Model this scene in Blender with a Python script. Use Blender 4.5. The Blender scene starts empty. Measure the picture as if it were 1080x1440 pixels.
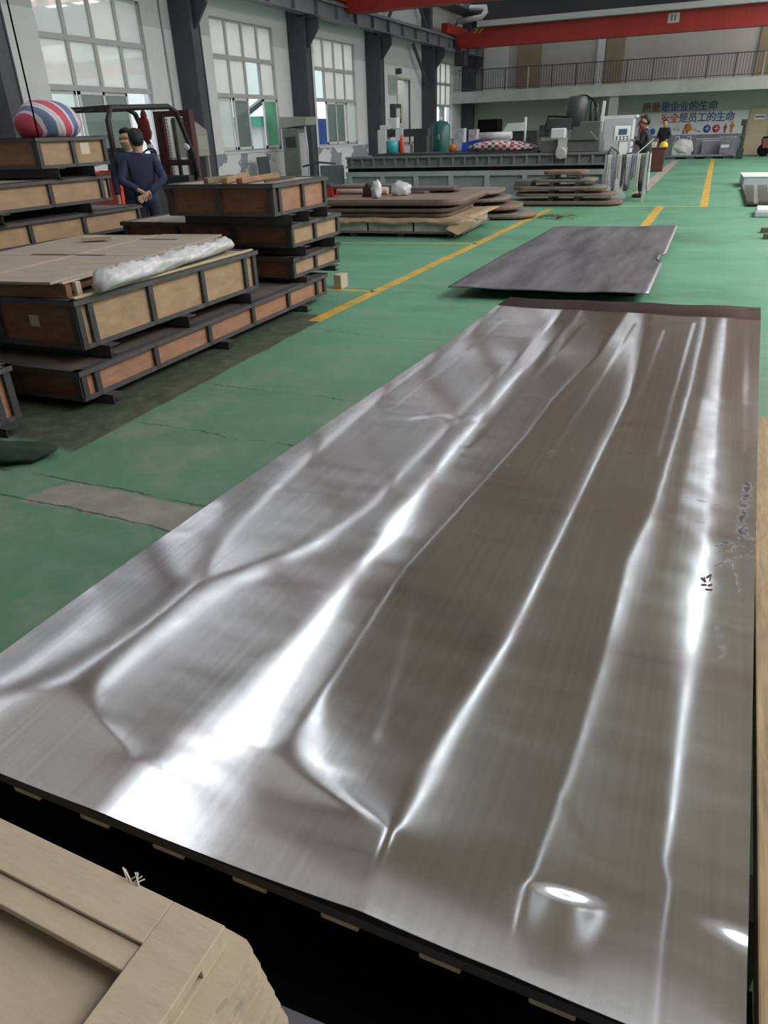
import bpy, bmesh, math, random
import numpy as np
from mathutils import Matrix, Vector
R = math.radians
PI = math.pi
random.seed(7)
SC = bpy.context.scene
COL = SC.collection

# ------------------------------------------------------------------ camera
cam_data = bpy.data.cameras.new('camera')
cam = bpy.data.objects.new('camera', cam_data)
COL.objects.link(cam)
cam_data.sensor_fit = 'VERTICAL'
cam_data.sensor_height = 24.0
cam_data.lens = 995.335 / 1440.0 * 24.0
cam_data.clip_start = 0.02
cam_data.clip_end = 300
_m = np.array([[0.9192, -0.1609, 0.3595], [0.3927, 0.4459, -0.8044], [-0.0309, 0.8805, 0.473]])
_u, _s, _vt = np.linalg.svd(_m)
_m = _u @ _vt
cam.matrix_world = Matrix.Translation((0, 0, 1.55)) @ Matrix(_m.tolist()).to_4x4()
SC.camera = cam

# ------------------------------------------------------------------ world and exposure
world = bpy.data.worlds.new('overcast_sky')
SC.world = world
world.use_nodes = True
bg = world.node_tree.nodes['Background']
bg.inputs['Color'].default_value = (0.86, 0.93, 1.0, 1)
bg.inputs['Strength'].default_value = 1.8
SC.cycles.use_adaptive_sampling = False
SC.cycles.sampling_pattern = 'TABULATED_SOBOL'
SC.view_settings.view_transform = 'Standard'
SC.view_settings.look = 'None'
SC.view_settings.exposure = 0.5
SC.view_settings.gamma = 1.0
SC.view_settings.use_curve_mapping = False

# unseen roof light rows, stretches tuned for plate streaks: x centre, width, radiance, colour
ROOF_Z = 8.45
UNSEEN_DIM_PANEL = (-12.9, 2.8, 2.8, 6.1, 0.27)       # added unseen glowing panel that lightens the plate's near edge
STRIPS = [(-12.45, 0.18, 'cool', [(3, 10, 4.5), (10, 12.8, 2.0), (12.8, 15.2, 5.0), (15.2, 40.5, 2.0)]),
          (-10.45, 0.18, 'cool', [(4.5, 12, 3.2), (12, 25, 4.2), (25, 40.5, 3.2)]),
          (-8.45, 0.18, 'cool', [(6.6, 15, 4.4), (15, 25, 3.2), (25, 40.5, 2.6)]),
          (-6.45, 0.36, 'cool', [(3, 11, 5.6), (11, 14, 3.2), (14, 16.5, 5.6), (16.5, 40.5, 2.8)]),
          (-4.5, 0.20, 'cool', [(6.85, 8.6, 3.8), (8.6, 40.5, 0.8)]),
          (-2.4, 0.16, 'cool', [(6.9, 14, 3.4), (14, 40.5, 2.2)]),
          (-0.35, 0.14, 'cool', [(6.2, 6.6, 4.0), (6.6, 12, 1.3), (12, 17, 2.6), (17, 40.5, 2.0)]),
          (1.15, 0.20, 'cool', [(5, 8, 0.8), (8, 12.8, 2.6), (12.8, 15.8, 5.6), (15.8, 27, 2.4), (27, 40.5, 2.2)]),
          (3.2, 0.3, 'cool', [(8, 40.5, 2.4)]),
          (5.4, 1.5, 'mid', [(1, 40.5, 8.0)]), (7.6, 1.5, 'mid', [(1, 40.5, 8.0)]), (9.8, 1.2, 'mid', [(1, 40.5, 8.0)])]  # wide right-hand rows added out of view to brighten the room
STRIP_COL = {'cool': (0.87, 0.935, 1.0), 'mid': (1.0, 0.985, 0.96)}


# ------------------------------------------------------------------ materials
def mat(name, col, rough=0.6, metal=0.0, noise=0.0, nscale=8.0, stretch=(1, 1, 1), bump=0.0, col2=None, spec=0.5, detail=6, alpha=None):
    m = bpy.data.materials.new(name)
    m.use_nodes = True
    nt = m.node_tree
    b = nt.nodes['Principled BSDF']
    b.inputs['Roughness'].default_value = rough
    b.inputs['Metallic'].default_value = metal
    b.inputs['Specular IOR Level'].default_value = spec
    b.inputs['Base Color'].default_value = (*col, 1)
    if noise > 0 or bump > 0 or col2:
        tc = nt.nodes.new('ShaderNodeTexCoord')
        mp = nt.nodes.new('ShaderNodeMapping')
        mp.inputs['Scale'].default_value = stretch
        n = nt.nodes.new('ShaderNodeTexNoise')
        n.inputs['Scale'].default_value = nscale
        n.inputs['Detail'].default_value = detail
        n.inputs['Roughness'].default_value = 0.6
        nt.links.new(tc.outputs['Object'], mp.inputs['Vector'])
        nt.links.new(mp.outputs['Vector'], n.inputs['Vector'])
        if col2 is None:
            col2 = tuple(max(0, c * (1 - noise)) for c in col)
        rp = nt.nodes.new('ShaderNodeValToRGB')
        rp.color_ramp.elements[0].position = 0.3
        rp.color_ramp.elements[0].color = (*col2, 1)
        rp.color_ramp.elements[1].position = 0.7
        rp.color_ramp.elements[1].color = (*col, 1)
        nt.links.new(n.outputs['Fac'], rp.inputs['Fac'])
        nt.links.new(rp.outputs['Color'], b.inputs['Base Color'])
        if bump > 0:
            bp = nt.nodes.new('ShaderNodeBump')
            bp.inputs['Strength'].default_value = bump
            bp.inputs['Distance'].default_value = 0.01
            nt.links.new(n.outputs['Fac'], bp.inputs['Height'])
            nt.links.new(bp.outputs['Normal'], b.inputs['Normal'])
    return m


def emit(name, col, strength):
    m = bpy.data.materials.new(name)
    m.use_nodes = True
    nt = m.node_tree
    nt.nodes.clear()
    e = nt.nodes.new('ShaderNodeEmission')
    e.inputs['Color'].default_value = (*col, 1)
    e.inputs['Strength'].default_value = strength
    o = nt.nodes.new('ShaderNodeOutputMaterial')
    nt.links.new(e.outputs[0], o.inputs['Surface'])
    return m


def glass(name, tint, frost, gloss=0.12, rough=0.02):
    """window pane: part clear, part milky film, a little shine"""
    m = bpy.data.materials.new(name)
    m.use_nodes = True
    nt = m.node_tree
    nt.nodes.clear()
    t = nt.nodes.new('ShaderNodeBsdfTransparent')
    t.inputs['Color'].default_value = (*tint, 1)
    tl = nt.nodes.new('ShaderNodeBsdfTranslucent')
    tl.inputs['Color'].default_value = (*[min(1, c * 0.95) for c in tint], 1)
    df = nt.nodes.new('ShaderNodeBsdfDiffuse')
    df.inputs['Color'].default_value = (*[c * 0.75 for c in tint], 1)
    mx0 = nt.nodes.new('ShaderNodeMixShader')
    mx0.inputs[0].default_value = 0.4
    g = nt.nodes.new('ShaderNodeBsdfGlossy')
    g.inputs['Roughness'].default_value = rough
    mx = nt.nodes.new('ShaderNodeMixShader')
    mx.inputs[0].default_value = frost
    mx2 = nt.nodes.new('ShaderNodeMixShader')
    mx2.inputs[0].default_value = gloss
    o = nt.nodes.new('ShaderNodeOutputMaterial')
    L = nt.links.new
    L(tl.outputs[0], mx0.inputs[1]); L(df.outputs[0], mx0.inputs[2])
    L(t.outputs[0], mx.inputs[1]); L(mx0.outputs[0], mx.inputs[2])
    L(mx.outputs[0], mx2.inputs[1]); L(g.outputs[0], mx2.inputs[2])
    L(mx2.outputs[0], o.inputs['Surface'])
    return m


M = {}
M['wall'] = mat('wall_paint', (0.66, 0.66, 0.67), 0.85, noise=0.10, nscale=1.3)
M['wall_lower'] = mat('wall_skirt', (0.24, 0.255, 0.30), 0.6, noise=0.25, nscale=2.0)
M['roof'] = mat('roof_sheet', (0.67, 0.39, 0.39), 0.7, noise=0.15, nscale=0.8)
M['steel_blue'] = mat('blue_grey_steel', (0.075, 0.08, 0.095), 0.5, noise=0.3, nscale=3.0)
M['runway'] = mat('runway_grey_steel', (0.19, 0.20, 0.22), 0.5, noise=0.35, nscale=1.5)
M['crane_red'] = mat('crane_red_paint', (0.36, 0.022, 0.015), 0.45, noise=0.25, nscale=1.0)
M['crane_grey'] = mat('crane_walk_grey', (0.42, 0.42, 0.42), 0.6)
M['alu'] = mat('window_aluminium', (0.66, 0.66, 0.67), 0.45)
M['alu_dim'] = mat('window_grey_mullion', (0.46, 0.45, 0.46), 0.5)
M['pane_frost'] = glass('frosted_pane', (0.95, 0.94, 0.90), 0.8)
M['pane_clear'] = glass('clear_pane', (0.90, 0.95, 0.93), 0.06)
M['pane_green'] = glass('green_film_pane', (0.34, 0.58, 0.45), 0.5)
M['pane_grey'] = glass('grey_film_pane', (0.40, 0.44, 0.42), 0.5)
M['pane_milky'] = glass('milky_pane', (0.84, 0.85, 0.83), 0.7)
M['mezz'] = mat('mezzanine_concrete', (0.52, 0.52, 0.50), 0.8, noise=0.25, nscale=0.9)
M['tan'] = mat('tan_tile', (0.30, 0.235, 0.15), 0.6, noise=0.2, nscale=2)
M['panel_grey'] = mat('upper_grey_panel', (0.40, 0.41, 0.42), 0.7)
M['dark_steel'] = mat('black_painted_steel', (0.05, 0.047, 0.05), 0.5, noise=0.35, nscale=9)
M['rail_steel'] = mat('crate_angle_steel', (0.082, 0.076, 0.08), 0.48, noise=0.35, nscale=9)
M['black'] = mat('black_matte', (0.006, 0.006, 0.006), 0.9, spec=0.1)
M['ply'] = mat('plywood_tan', (0.42, 0.28, 0.16), 0.7, noise=0.3, nscale=5, stretch=(1, 1, 3))
M['ply_red'] = mat('plywood_orange', (0.40, 0.20, 0.12), 0.65, noise=0.35, nscale=6, stretch=(1, 1, 4))
M['ply_brown_shaded'] = mat('plywood_brown_shaded', (0.24, 0.11, 0.06), 0.65, noise=0.4, nscale=6, stretch=(1, 1, 4))  # brown darkened to carry the shade of the crates' front faces
M['ply_pale'] = mat('plywood_pale', (0.50, 0.41, 0.31), 0.75, noise=0.18, nscale=3, stretch=(1, 5, 1))
M['lid'] = mat('crate_lid_board', (0.40, 0.345, 0.28), 0.75, noise=0.25, nscale=3, stretch=(1, 4, 1))
M['lid_dark'] = mat('crate_lid_dirty', (0.15, 0.125, 0.115), 0.55, noise=0.35, nscale=4)
M['timber'] = mat('rough_timber', (0.40, 0.27, 0.13), 0.8, noise=0.45, nscale=6, stretch=(1, 8, 1))
M['crate_wood'] = mat('pale_crate_wood', (0.50, 0.415, 0.305), 0.8, noise=0.16, nscale=7, stretch=(1.2, 5, 1), bump=0.15)
M['paper_label'] = mat('paper_label', (0.55, 0.50, 0.42), 0.8, noise=0.3, nscale=30)
M['white_paint'] = mat('white_machine_paint', (0.72, 0.72, 0.73), 0.4)
M['plastic_white'] = mat('white_plastic_film', (0.62, 0.62, 0.64), 0.25, noise=0.25, nscale=6, bump=0.6)
M['skin'] = mat('skin', (0.50, 0.30, 0.22), 0.6)
M['hair'] = mat('black_hair', (0.012, 0.011, 0.012), 0.7)
M['navy'] = mat('navy_workwear', (0.030, 0.034, 0.085), 0.85, noise=0.3, nscale=12)
M['navy_dark'] = mat('dark_trousers', (0.018, 0.02, 0.035), 0.85)
M['black_cloth'] = mat('black_jacket', (0.016, 0.014, 0.018), 0.85)
M['shoe'] = mat('black_shoe', (0.01, 0.01, 0.01), 0.6)


# ------------------------------------------------------------------ mesh helpers
class MB:
    """collects solids into one mesh object"""

    def __init__(self):
        self.v, self.f, self.s = [], [], []

    def add(self, verts, faces, smooth=False, mtx=None):
        o = len(self.v)
        for p in verts:
            p = Vector(p)
            self.v.append(tuple(mtx @ p) if mtx is not None else tuple(p))
        for f in faces:
            self.f.append(tuple(i + o for i in f))
            self.s.append(smooth)
        return self

    def box(self, x0, x1, y0, y1, z0, z1, mtx=None):
        vs = [(x0, y0, z0), (x1, y0, z0), (x1, y1, z0), (x0, y1, z0), (x0, y0, z1), (x1, y0, z1), (x1, y1, z1), (x0, y1, z1)]
        return self.add(vs, [(0, 3, 2, 1), (4, 5, 6, 7), (0, 1, 5, 4), (1, 2, 6, 5), (2, 3, 7, 6), (3, 0, 4, 7)], mtx=mtx)

    def cbox(self, c, s, rot=None):
        m = Matrix.Translation(c)
        if rot:
            m = m @ Matrix.Rotation(rot[2], 4, 'Z') @ Matrix.Rotation(rot[1], 4, 'Y') @ Matrix.Rotation(rot[0], 4, 'X')
        return self.box(-s[0] / 2, s[0] / 2, -s[1] / 2, s[1] / 2, -s[2] / 2, s[2] / 2, m)

    def bar(self, a, b, w, h=None, up=(0, 0, 1)):
        h = h or w
        a, b = Vector(a), Vector(b)
        d = b - a
        L = d.length
        z = d.normalized()
        u = Vector(up)
        if abs(z.dot(u)) > 0.95:
            u = Vector((1, 0, 0))
        x = u.cross(z).normalized()
        y = z.cross(x)
        m = Matrix((x, y, z)).transposed().to_4x4()
        m.translation = a
        return self.box(-w / 2, w / 2, -h / 2, h / 2, 0, L, m)

    def tube(self, pts, r, n=10, caps=True):
        pts = [Vector(p) for p in pts]
        rs = r if isinstance(r, (list, tuple)) else [r] * len(pts)
        vs, fs = [], []
        prev = None
        for i, p in enumerate(pts):
            d = (pts[min(i + 1, len(pts) - 1)] - pts[max(i - 1, 0)]).normalized()
            if prev is None:
                u = Vector((0, 0, 1)) if abs(d.z) < 0.9 else Vector((1, 0, 0))
                x = u.cross(d).normalized()
            else:
                x = (prev - d * prev.dot(d)).normalized()
            prev = x
            y = d.cross(x)
            for k in range(n):
                a = 2 * PI * k / n
                vs.append(p + (x * math.cos(a) + y * math.sin(a)) * rs[i])
        for i in range(len(pts) - 1):
            for k in range(n):
                a, b = i * n + k, i * n + (k + 1) % n
                fs.append((a, b, b + n, a + n))
        o = len(self.f)
        self.add(vs, fs, smooth=True)
        if caps:
            base = len(self.v) - len(vs)
            self.f.append(tuple(base + k for k in reversed(range(n)))); self.s.append(False)
            e = base + (len(pts) - 1) * n
            self.f.append(tuple(e + k for k in range(n))); self.s.append(False)
        return self

    def lathe(self, prof, n=20, c=(0, 0, 0), axis='Z'):
        vs, fs = [], []
        for (r, z) in prof:
            for k in range(n):
                a = 2 * PI * k / n
                p = (r * math.cos(a), r * math.sin(a), z)
                if axis == 'X':
                    p = (p[2], p[0], p[1])
                elif axis == 'Y':
                    p = (p[0], p[2], p[1])
                vs.append((p[0] + c[0], p[1] + c[1], p[2] + c[2]))
        for i in range(len(prof) - 1):
            for k in range(n):
                a, b = i * n + k, i * n + (k + 1) % n
                fs.append((a, b, b + n, a + n))
        base = len(self.v)
        self.add(vs, fs, smooth=True)
        self.f.append(tuple(base + k for k in reversed(range(n)))); self.s.append(False)
        e = base + (len(prof) - 1) * n
        self.f.append(tuple(e + k for k in range(n))); self.s.append(False)
        return self

    def prism(self, poly, z0, z1, mtx=None):
        n = len(poly)
        vs = [(x, y, z0) for x, y in poly] + [(x, y, z1) for x, y in poly]
        fs = [tuple(reversed(range(n))), tuple(range(n, 2 * n))] + [(i, (i + 1) % n, n + (i + 1) % n, n + i) for i in range(n)]
        return self.add(vs, fs, mtx=mtx)

    def blob(self, c, s, seed=0, amp=0.1, nu=18, nv=12, fr=3.0, flat=True):
        """a lumpy rounded mass (bags, rags); flat=True sits on its base"""
        rng = random.Random(seed)
        ph = [(rng.uniform(0, 6.3), rng.uniform(0, 6.3), rng.uniform(0.7, 1.6)) for _ in range(5)]
        vs, fs = [], []
        for i in range(nv + 1):
            t = PI * i / nv
            for k in range(nu):
                a = 2 * PI * k / nu
                d = (math.sin(t) * math.cos(a), math.sin(t) * math.sin(a), math.cos(t))
                w = 1 + amp * sum(math.sin(fr * q[2] * (d[j % 3] * 2 + d[(j + 1) % 3]) + q[0]) * math.cos(fr * d[(j + 2) % 3] + q[1]) for j, q in enumerate(ph)) / 2
                z = d[2] * w
                if flat:
                    z = max(z, -0.62)
                vs.append((c[0] + s[0] * d[0] * w, c[1] + s[1] * d[1] * w, c[2] + s[2] * z))
        for i in range(nv):
            for k in range(nu):
                a, b = i * nu + k, i * nu + (k + 1) % nu
                fs.append((a, b, b + nu, a + nu))
        return self.add(vs, [tuple(reversed(f)) for f in fs], smooth=True)

    def build(self, name, material, parent=None, bevel=0.0, loc=None, rz=None):
        me = bpy.data.meshes.new(name)
        me.from_pydata(self.v, [], self.f)
        me.polygons.foreach_set('use_smooth', self.s)
        bm = bmesh.new()
        bm.from_mesh(me)
        bmesh.ops.remove_doubles(bm, verts=bm.verts, dist=1e-6)
        bmesh.ops.recalc_face_normals(bm, faces=bm.faces)
        bm.to_mesh(me)
        bm.free()
        me.materials.append(M[material] if isinstance(material, str) else material)
        o = bpy.data.objects.new(name, me)
        COL.objects.link(o)
        if parent is not None:
            o.parent = parent
        if loc is not None:
            o.location = loc
        if rz is not None:
            o.rotation_euler = (0, 0, rz)
        if bevel > 0:
            b = o.modifiers.new('bevel', 'BEVEL')
            b.width = bevel
            b.segments = 2
            b.limit_method = 'ANGLE'
        return o


def tag(o, label=None, cat=None, group=None, kind=None):
    if label: o['label'] = label
    if cat: o['category'] = cat
    if group: o['group'] = group
    if kind: o['kind'] = kind
    return o


def thing(name, label, cat, loc=(0, 0, 0), rz=0.0, group=None):
    o = bpy.data.objects.new(name, None)
    o.empty_display_size = 0.1
    COL.objects.link(o)
    o.location = loc
    o.rotation_euler = (0, 0, rz)
    return tag(o, label, cat, group)


def struct(o):
    o['kind'] = 'structure'
    return o


def copy_tree(o, parent=None):
    c = o.copy()
    COL.objects.link(c)
    if parent is not None:
        c.parent = parent
    for ch in list(o.children):
        copy_tree(ch, c)
    return c


def box1(name, material, x0, x1, y0, y1, z0, z1, parent=None, bevel=0.0):
    return MB().box(x0, x1, y0, y1, z0, z1).build(name, material, parent, bevel)
# ------------------------------------------------------------------ the hall
XL, XR, YB, YF, ZR = -13.2, 11.0, 42.0, -8.0, 8.5

def unseen_roof_light(m, x0, x1, y0, y1, z):
    """unseen glowing sheet set in an opaque rim; only its underside gives light"""
    r = MB().box(x0 - .02, x1 + .02, y0, y1, z + .002, z + .035).build('unseen_roof_light', 'roof')
    struct(r)
    MB().add([(x0, y0, z), (x0, y1, z), (x1, y1, z), (x1, y0, z)], [(0, 1, 2, 3)]).build('unseen_glowing_sheet', m, r)

for (sx, sw, ck, segs) in STRIPS:
    for (ya, yb_, rad) in segs:
        unseen_roof_light(emit('roof_row_glow', STRIP_COL[ck], rad), sx - sw / 2, sx + sw / 2, ya, yb_, ROOF_Z)
unseen_roof_light(emit('near_edge_fill', (1.0, .97, .93), UNSEEN_DIM_PANEL[4]), UNSEEN_DIM_PANEL[0], UNSEEN_DIM_PANEL[1], UNSEEN_DIM_PANEL[2], UNSEEN_DIM_PANEL[3], ROOF_Z + .008)

unseen_roof_light(emit('step_glint_panel', STRIP_COL['cool'], 4.5), -2.2, 3.0, 4.15, 4.55, ROOF_Z - .04)  # added unseen panel, there for the plate's two steps to glint

# floor: green epoxy with worn concrete and a painted crate shadow
def floor_material():
    m = bpy.data.materials.new('green_epoxy_floor')
    m.use_nodes = True
    nt = m.node_tree
    N = nt.nodes.new
    L = nt.links.new
    b = nt.nodes['Principled BSDF']
    tc = N('ShaderNodeTexCoord')
    sep = N('ShaderNodeSeparateXYZ'); L(tc.outputs['Object'], sep.inputs[0])

    def noise(scale, detail=6, rough=0.6, stretch=None):
        n = N('ShaderNodeTexNoise')
        n.inputs['Scale'].default_value = scale
        n.inputs['Detail'].default_value = detail
        n.inputs['Roughness'].default_value = rough
        if stretch:
            mp = N('ShaderNodeMapping'); mp.inputs['Scale'].default_value = stretch
            L(tc.outputs['Object'], mp.inputs['Vector']); L(mp.outputs[0], n.inputs['Vector'])
        else:
            L(tc.outputs['Object'], n.inputs['Vector'])
        return n.outputs['Fac']

    def math_(op, a, c, clamp=False):
        n = N('ShaderNodeMath'); n.operation = op; n.use_clamp = clamp
        for i, x in enumerate((a, c)):
            if isinstance(x, (int, float)): n.inputs[i].default_value = x
            else: L(x, n.inputs[i])
        return n.outputs[0]

    def step(v, e0, e1):
        n = N('ShaderNodeMapRange'); n.interpolation_type = 'SMOOTHSTEP'
        L(v, n.inputs[0]); n.inputs[1].default_value = e0; n.inputs[2].default_value = e1
        return n.outputs[0]

    def mix(f, a, c):
        n = N('ShaderNodeMix'); n.data_type = 'RGBA'
        if isinstance(f, (int, float)): n.inputs[0].default_value = f
        else: L(f, n.inputs[0])
        for i, x in ((6, a), (7, c)):
            if isinstance(x, tuple): n.inputs[i].default_value = (*x, 1)
            else: L(x, n.inputs[i])
        return n.outputs[2]

    def ramp(v, stops):
        n = N('ShaderNodeValToRGB')
        e = n.color_ramp.elements
        e[0].position, e[0].color = stops[0][0], (*stops[0][1], 1)
        e[1].position, e[1].color = stops[-1][0], (*stops[-1][1], 1)
        for p, c in stops[1:-1]:
            k = e.new(p); k.color = (*c, 1)
        L(v, n.inputs[0])
        return n.outputs[0]

    X, Y = sep.outputs['X'], sep.outputs['Y']
    big = noise(0.7, 8, 0.62)
    fine = noise(9.0, 5)
    streak = noise(1.6, 6, 0.65, (0.5, 2.4, 1))
    base = ramp(big, [(0.28, (0.062, 0.185, 0.108)), (0.5, (0.088, 0.270, 0.158)), (0.72, (0.118, 0.300, 0.186))])
    base = mix(math_('MULTIPLY', step(streak, 0.45, 0.72), 0.65), base, (0.16, 0.30, 0.21))
    # greyer, scuffed paint nearer the working place
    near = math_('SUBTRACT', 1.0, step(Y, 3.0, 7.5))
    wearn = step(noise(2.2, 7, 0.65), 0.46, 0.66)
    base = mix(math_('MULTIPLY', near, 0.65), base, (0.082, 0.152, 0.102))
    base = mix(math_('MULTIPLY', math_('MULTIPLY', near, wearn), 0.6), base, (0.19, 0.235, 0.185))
    # repaired bare concrete strip
    wob = math_('MULTIPLY', math_('SUBTRACT', noise(3.0, 5), 0.5), 0.22)
    yy = math_('ADD', Y, math_('MULTIPLY', math_('ADD', X, 2.4), 0.02))
    band = math_('MULTIPLY', step(math_('ADD', yy, wob), 2.13, 2.17), math_('SUBTRACT', 1.0, step(math_('ADD', yy, math_('MULTIPLY', wob, 0.3)), 2.37, 2.40)))
    band = math_('MULTIPLY', band, step(math_('ADD', X, math_('MULTIPLY', wob, 3.0)), -2.86, -2.80))
    patch = mix(step(noise(6, 6), 0.4, 0.65), (0.215, 0.20, 0.185), (0.285, 0.25, 0.235))
    base = mix(math_('MULTIPLY', band, 0.92), base, patch)
    # cracks along the strip and across the paint
    def crack(y0, amp, w, sc=1.3):
        d = math_('ABSOLUTE', math_('SUBTRACT', math_('ADD', Y, math_('MULTIPLY', math_('SUBTRACT', noise(sc, 8, 0.7), 0.5), amp)), y0), 0)
        return math_('MULTIPLY', math_('SUBTRACT', 1.0, step(d, w * 0.4, w)), step(noise(4.0, 3), 0.36, 0.5))
    for (y0, amp, w) in ((2.40, 0.16, 0.010), (2.15, 0.16, 0.009), (3.18, 0.3, 0.007), (4.0, 0.35, 0.006), (5.6, 0.5, 0.006)):
        c = math_('MULTIPLY', crack(y0, amp, w), math_('SUBTRACT', 1.0, step(X, -1.0, 0.5)))
        base = mix(math_('MULTIPLY', c, 0.85), base, (0.022, 0.026, 0.022))
    # crate stacks' shadow painted into the floor as a dark olive strip
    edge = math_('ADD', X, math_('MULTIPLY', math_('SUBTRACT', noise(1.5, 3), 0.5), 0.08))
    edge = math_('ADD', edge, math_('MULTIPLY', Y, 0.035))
    crate_shade = math_('MULTIPLY', math_('SUBTRACT', 1.0, step(edge, -3.05, -3.02)), math_('MULTIPLY', step(math_('ADD', Y, math_('MULTIPLY', X, 0.1)), 2.35, 2.42), math_('SUBTRACT', 1.0, step(Y, 6.1, 6.2))))
    shade_col = mix(step(noise(3, 6), 0.4, 0.7), (0.040, 0.042, 0.028), (0.060, 0.060, 0.042))
    base = mix(math_('MULTIPLY', crate_shade, 0.9), base, shade_col)
    base = mix(math_('MULTIPLY', step(fine, 0.40, 0.70), 0.22), base, (0.16, 0.27, 0.20))
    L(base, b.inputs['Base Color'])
    rr = N('ShaderNodeMapRange'); L(big, rr.inputs[0])
    rr.inputs[1].default_value = 0.3; rr.inputs[2].default_value = 0.7
    rr.inputs[3].default_value = 0.42; rr.inputs[4].default_value = 0.6
    L(rr.outputs[0], b.inputs['Roughness'])
    bp = N('ShaderNodeBump'); bp.inputs['Strength'].default_value = 0.12; bp.inputs['Distance'].default_value = 0.01
    L(fine, bp.inputs['Height']); L(bp.outputs[0], b.inputs['Normal'])
    b.inputs['Specular IOR Level'].default_value = 0.35
    return m

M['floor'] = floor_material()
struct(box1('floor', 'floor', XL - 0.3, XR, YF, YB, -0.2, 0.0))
M['yellow'] = mat('yellow_floor_paint', (0.62, 0.40, 0.055), 0.55, noise=0.45, nscale=4)
M['yellow_pale'] = mat('pale_yellow_floor_paint', (0.55, 0.50, 0.22), 0.55, noise=0.3, nscale=4)
M['white_line'] = mat('pinkish_floor_band', (0.44, 0.36, 0.32), 0.6, noise=0.35, nscale=2)


def floor_line(pts, w, m):
    mb = MB()
    for a, b in zip(pts[:-1], pts[1:]):
        a, b = Vector((*a, 0.0015)), Vector((*b, 0.0015))
        d = (b - a).normalized()
        n = Vector((-d.y, d.x, 0)) * w / 2
        mb.prism([tuple((a - n).xy), tuple((b - n).xy), tuple((b + n).xy), tuple((a + n).xy)], 0.0003, 0.002)
    return struct(mb.build('floor_marking', m))

floor_line([(-3.29, 5.9), (-3.19, 16.3)], 0.13, 'yellow')
floor_line([(-1.03, 13.2), (-1.04, 16.95)], 0.16, 'yellow')
floor_line([(-0.20, 16.9), (-0.42, 39.0)], 0.16, 'yellow')
floor_line([(-5.9, 10.75), (-3.25, 11.08)], 0.06, 'yellow_pale')
floor_line([(-4.6, 7.28), (-3.3, 7.32)], 0.07, 'yellow')
floor_line([(-3.0, 16.98), (-0.27, 16.98)], 0.07, 'yellow_pale')
floor_line([(-1.78, 20.0), (-1.93, 38.0)], 0.30, 'white_line')

# ceiling with purlins
struct(box1('ceiling', 'roof', XL - 0.3, XR, YF, YB, ZR, ZR + 0.15))
for yy in range(-6, 42, 6):
    struct(MB().box(XL, XR, yy - 0.1, yy + 0.1, ZR - 0.35, ZR - 0.3).box(XL, XR, yy - 0.1, yy + 0.1, ZR - 0.02, ZR).box(XL, XR, yy - 0.02, yy + 0.02, ZR - 0.3, ZR - 0.02).build('roof_beam', 'roof'))

# windows in the left wall: (y0, y1)
WZ0, WZ1, WT, WM = 1.17, 4.42, 2.60, 3.53
WINS = [(7.1, 10.3), (13.15, 16.45), (19.2, 22.45), (25.05, 28.3), (36.7, 39.8)]
DOOR = (32.45, 33.9, 3.5)
ys = [YF] + [v for w in WINS for v in w] + [YB]
wl = MB()
for k in range(0, len(ys), 2):
    a, b = ys[k], ys[k + 1]
    if a < DOOR[0] < b:
        wl.box(XL - 0.3, XL, a, DOOR[0], 0, 5.6).box(XL - 0.3, XL, DOOR[1], b, 0, 5.6).box(XL - 0.3, XL, DOOR[0], DOOR[1], DOOR[2], 5.6)
    else:
        wl.box(XL - 0.3, XL, a, b, 0, 5.6)
for (a, b) in WINS:
    wl.box(XL - 0.3, XL, a, b, 0, WZ0).box(XL - 0.3, XL, a, b, WZ1, 5.6)
CLER = [(30.6, 35.4), (24.6, 29.4), (36.6, 41.4)]      # high windows above the crane rail
cy = sorted([v for c in CLER for v in c])
wl.box(XL - 0.3, XL, YF, YB, 5.6, 6.9)
yy = YF
for k in range(0, len(cy), 2):
    wl.box(XL - 0.3, XL, yy, cy[k], 6.9, ZR)
    wl.box(XL - 0.3, XL, cy[k], cy[k + 1], 8.1, ZR)
    yy = cy[k + 1]
wl.box(XL - 0.3, XL, yy, YB, 6.9, ZR)


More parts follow.
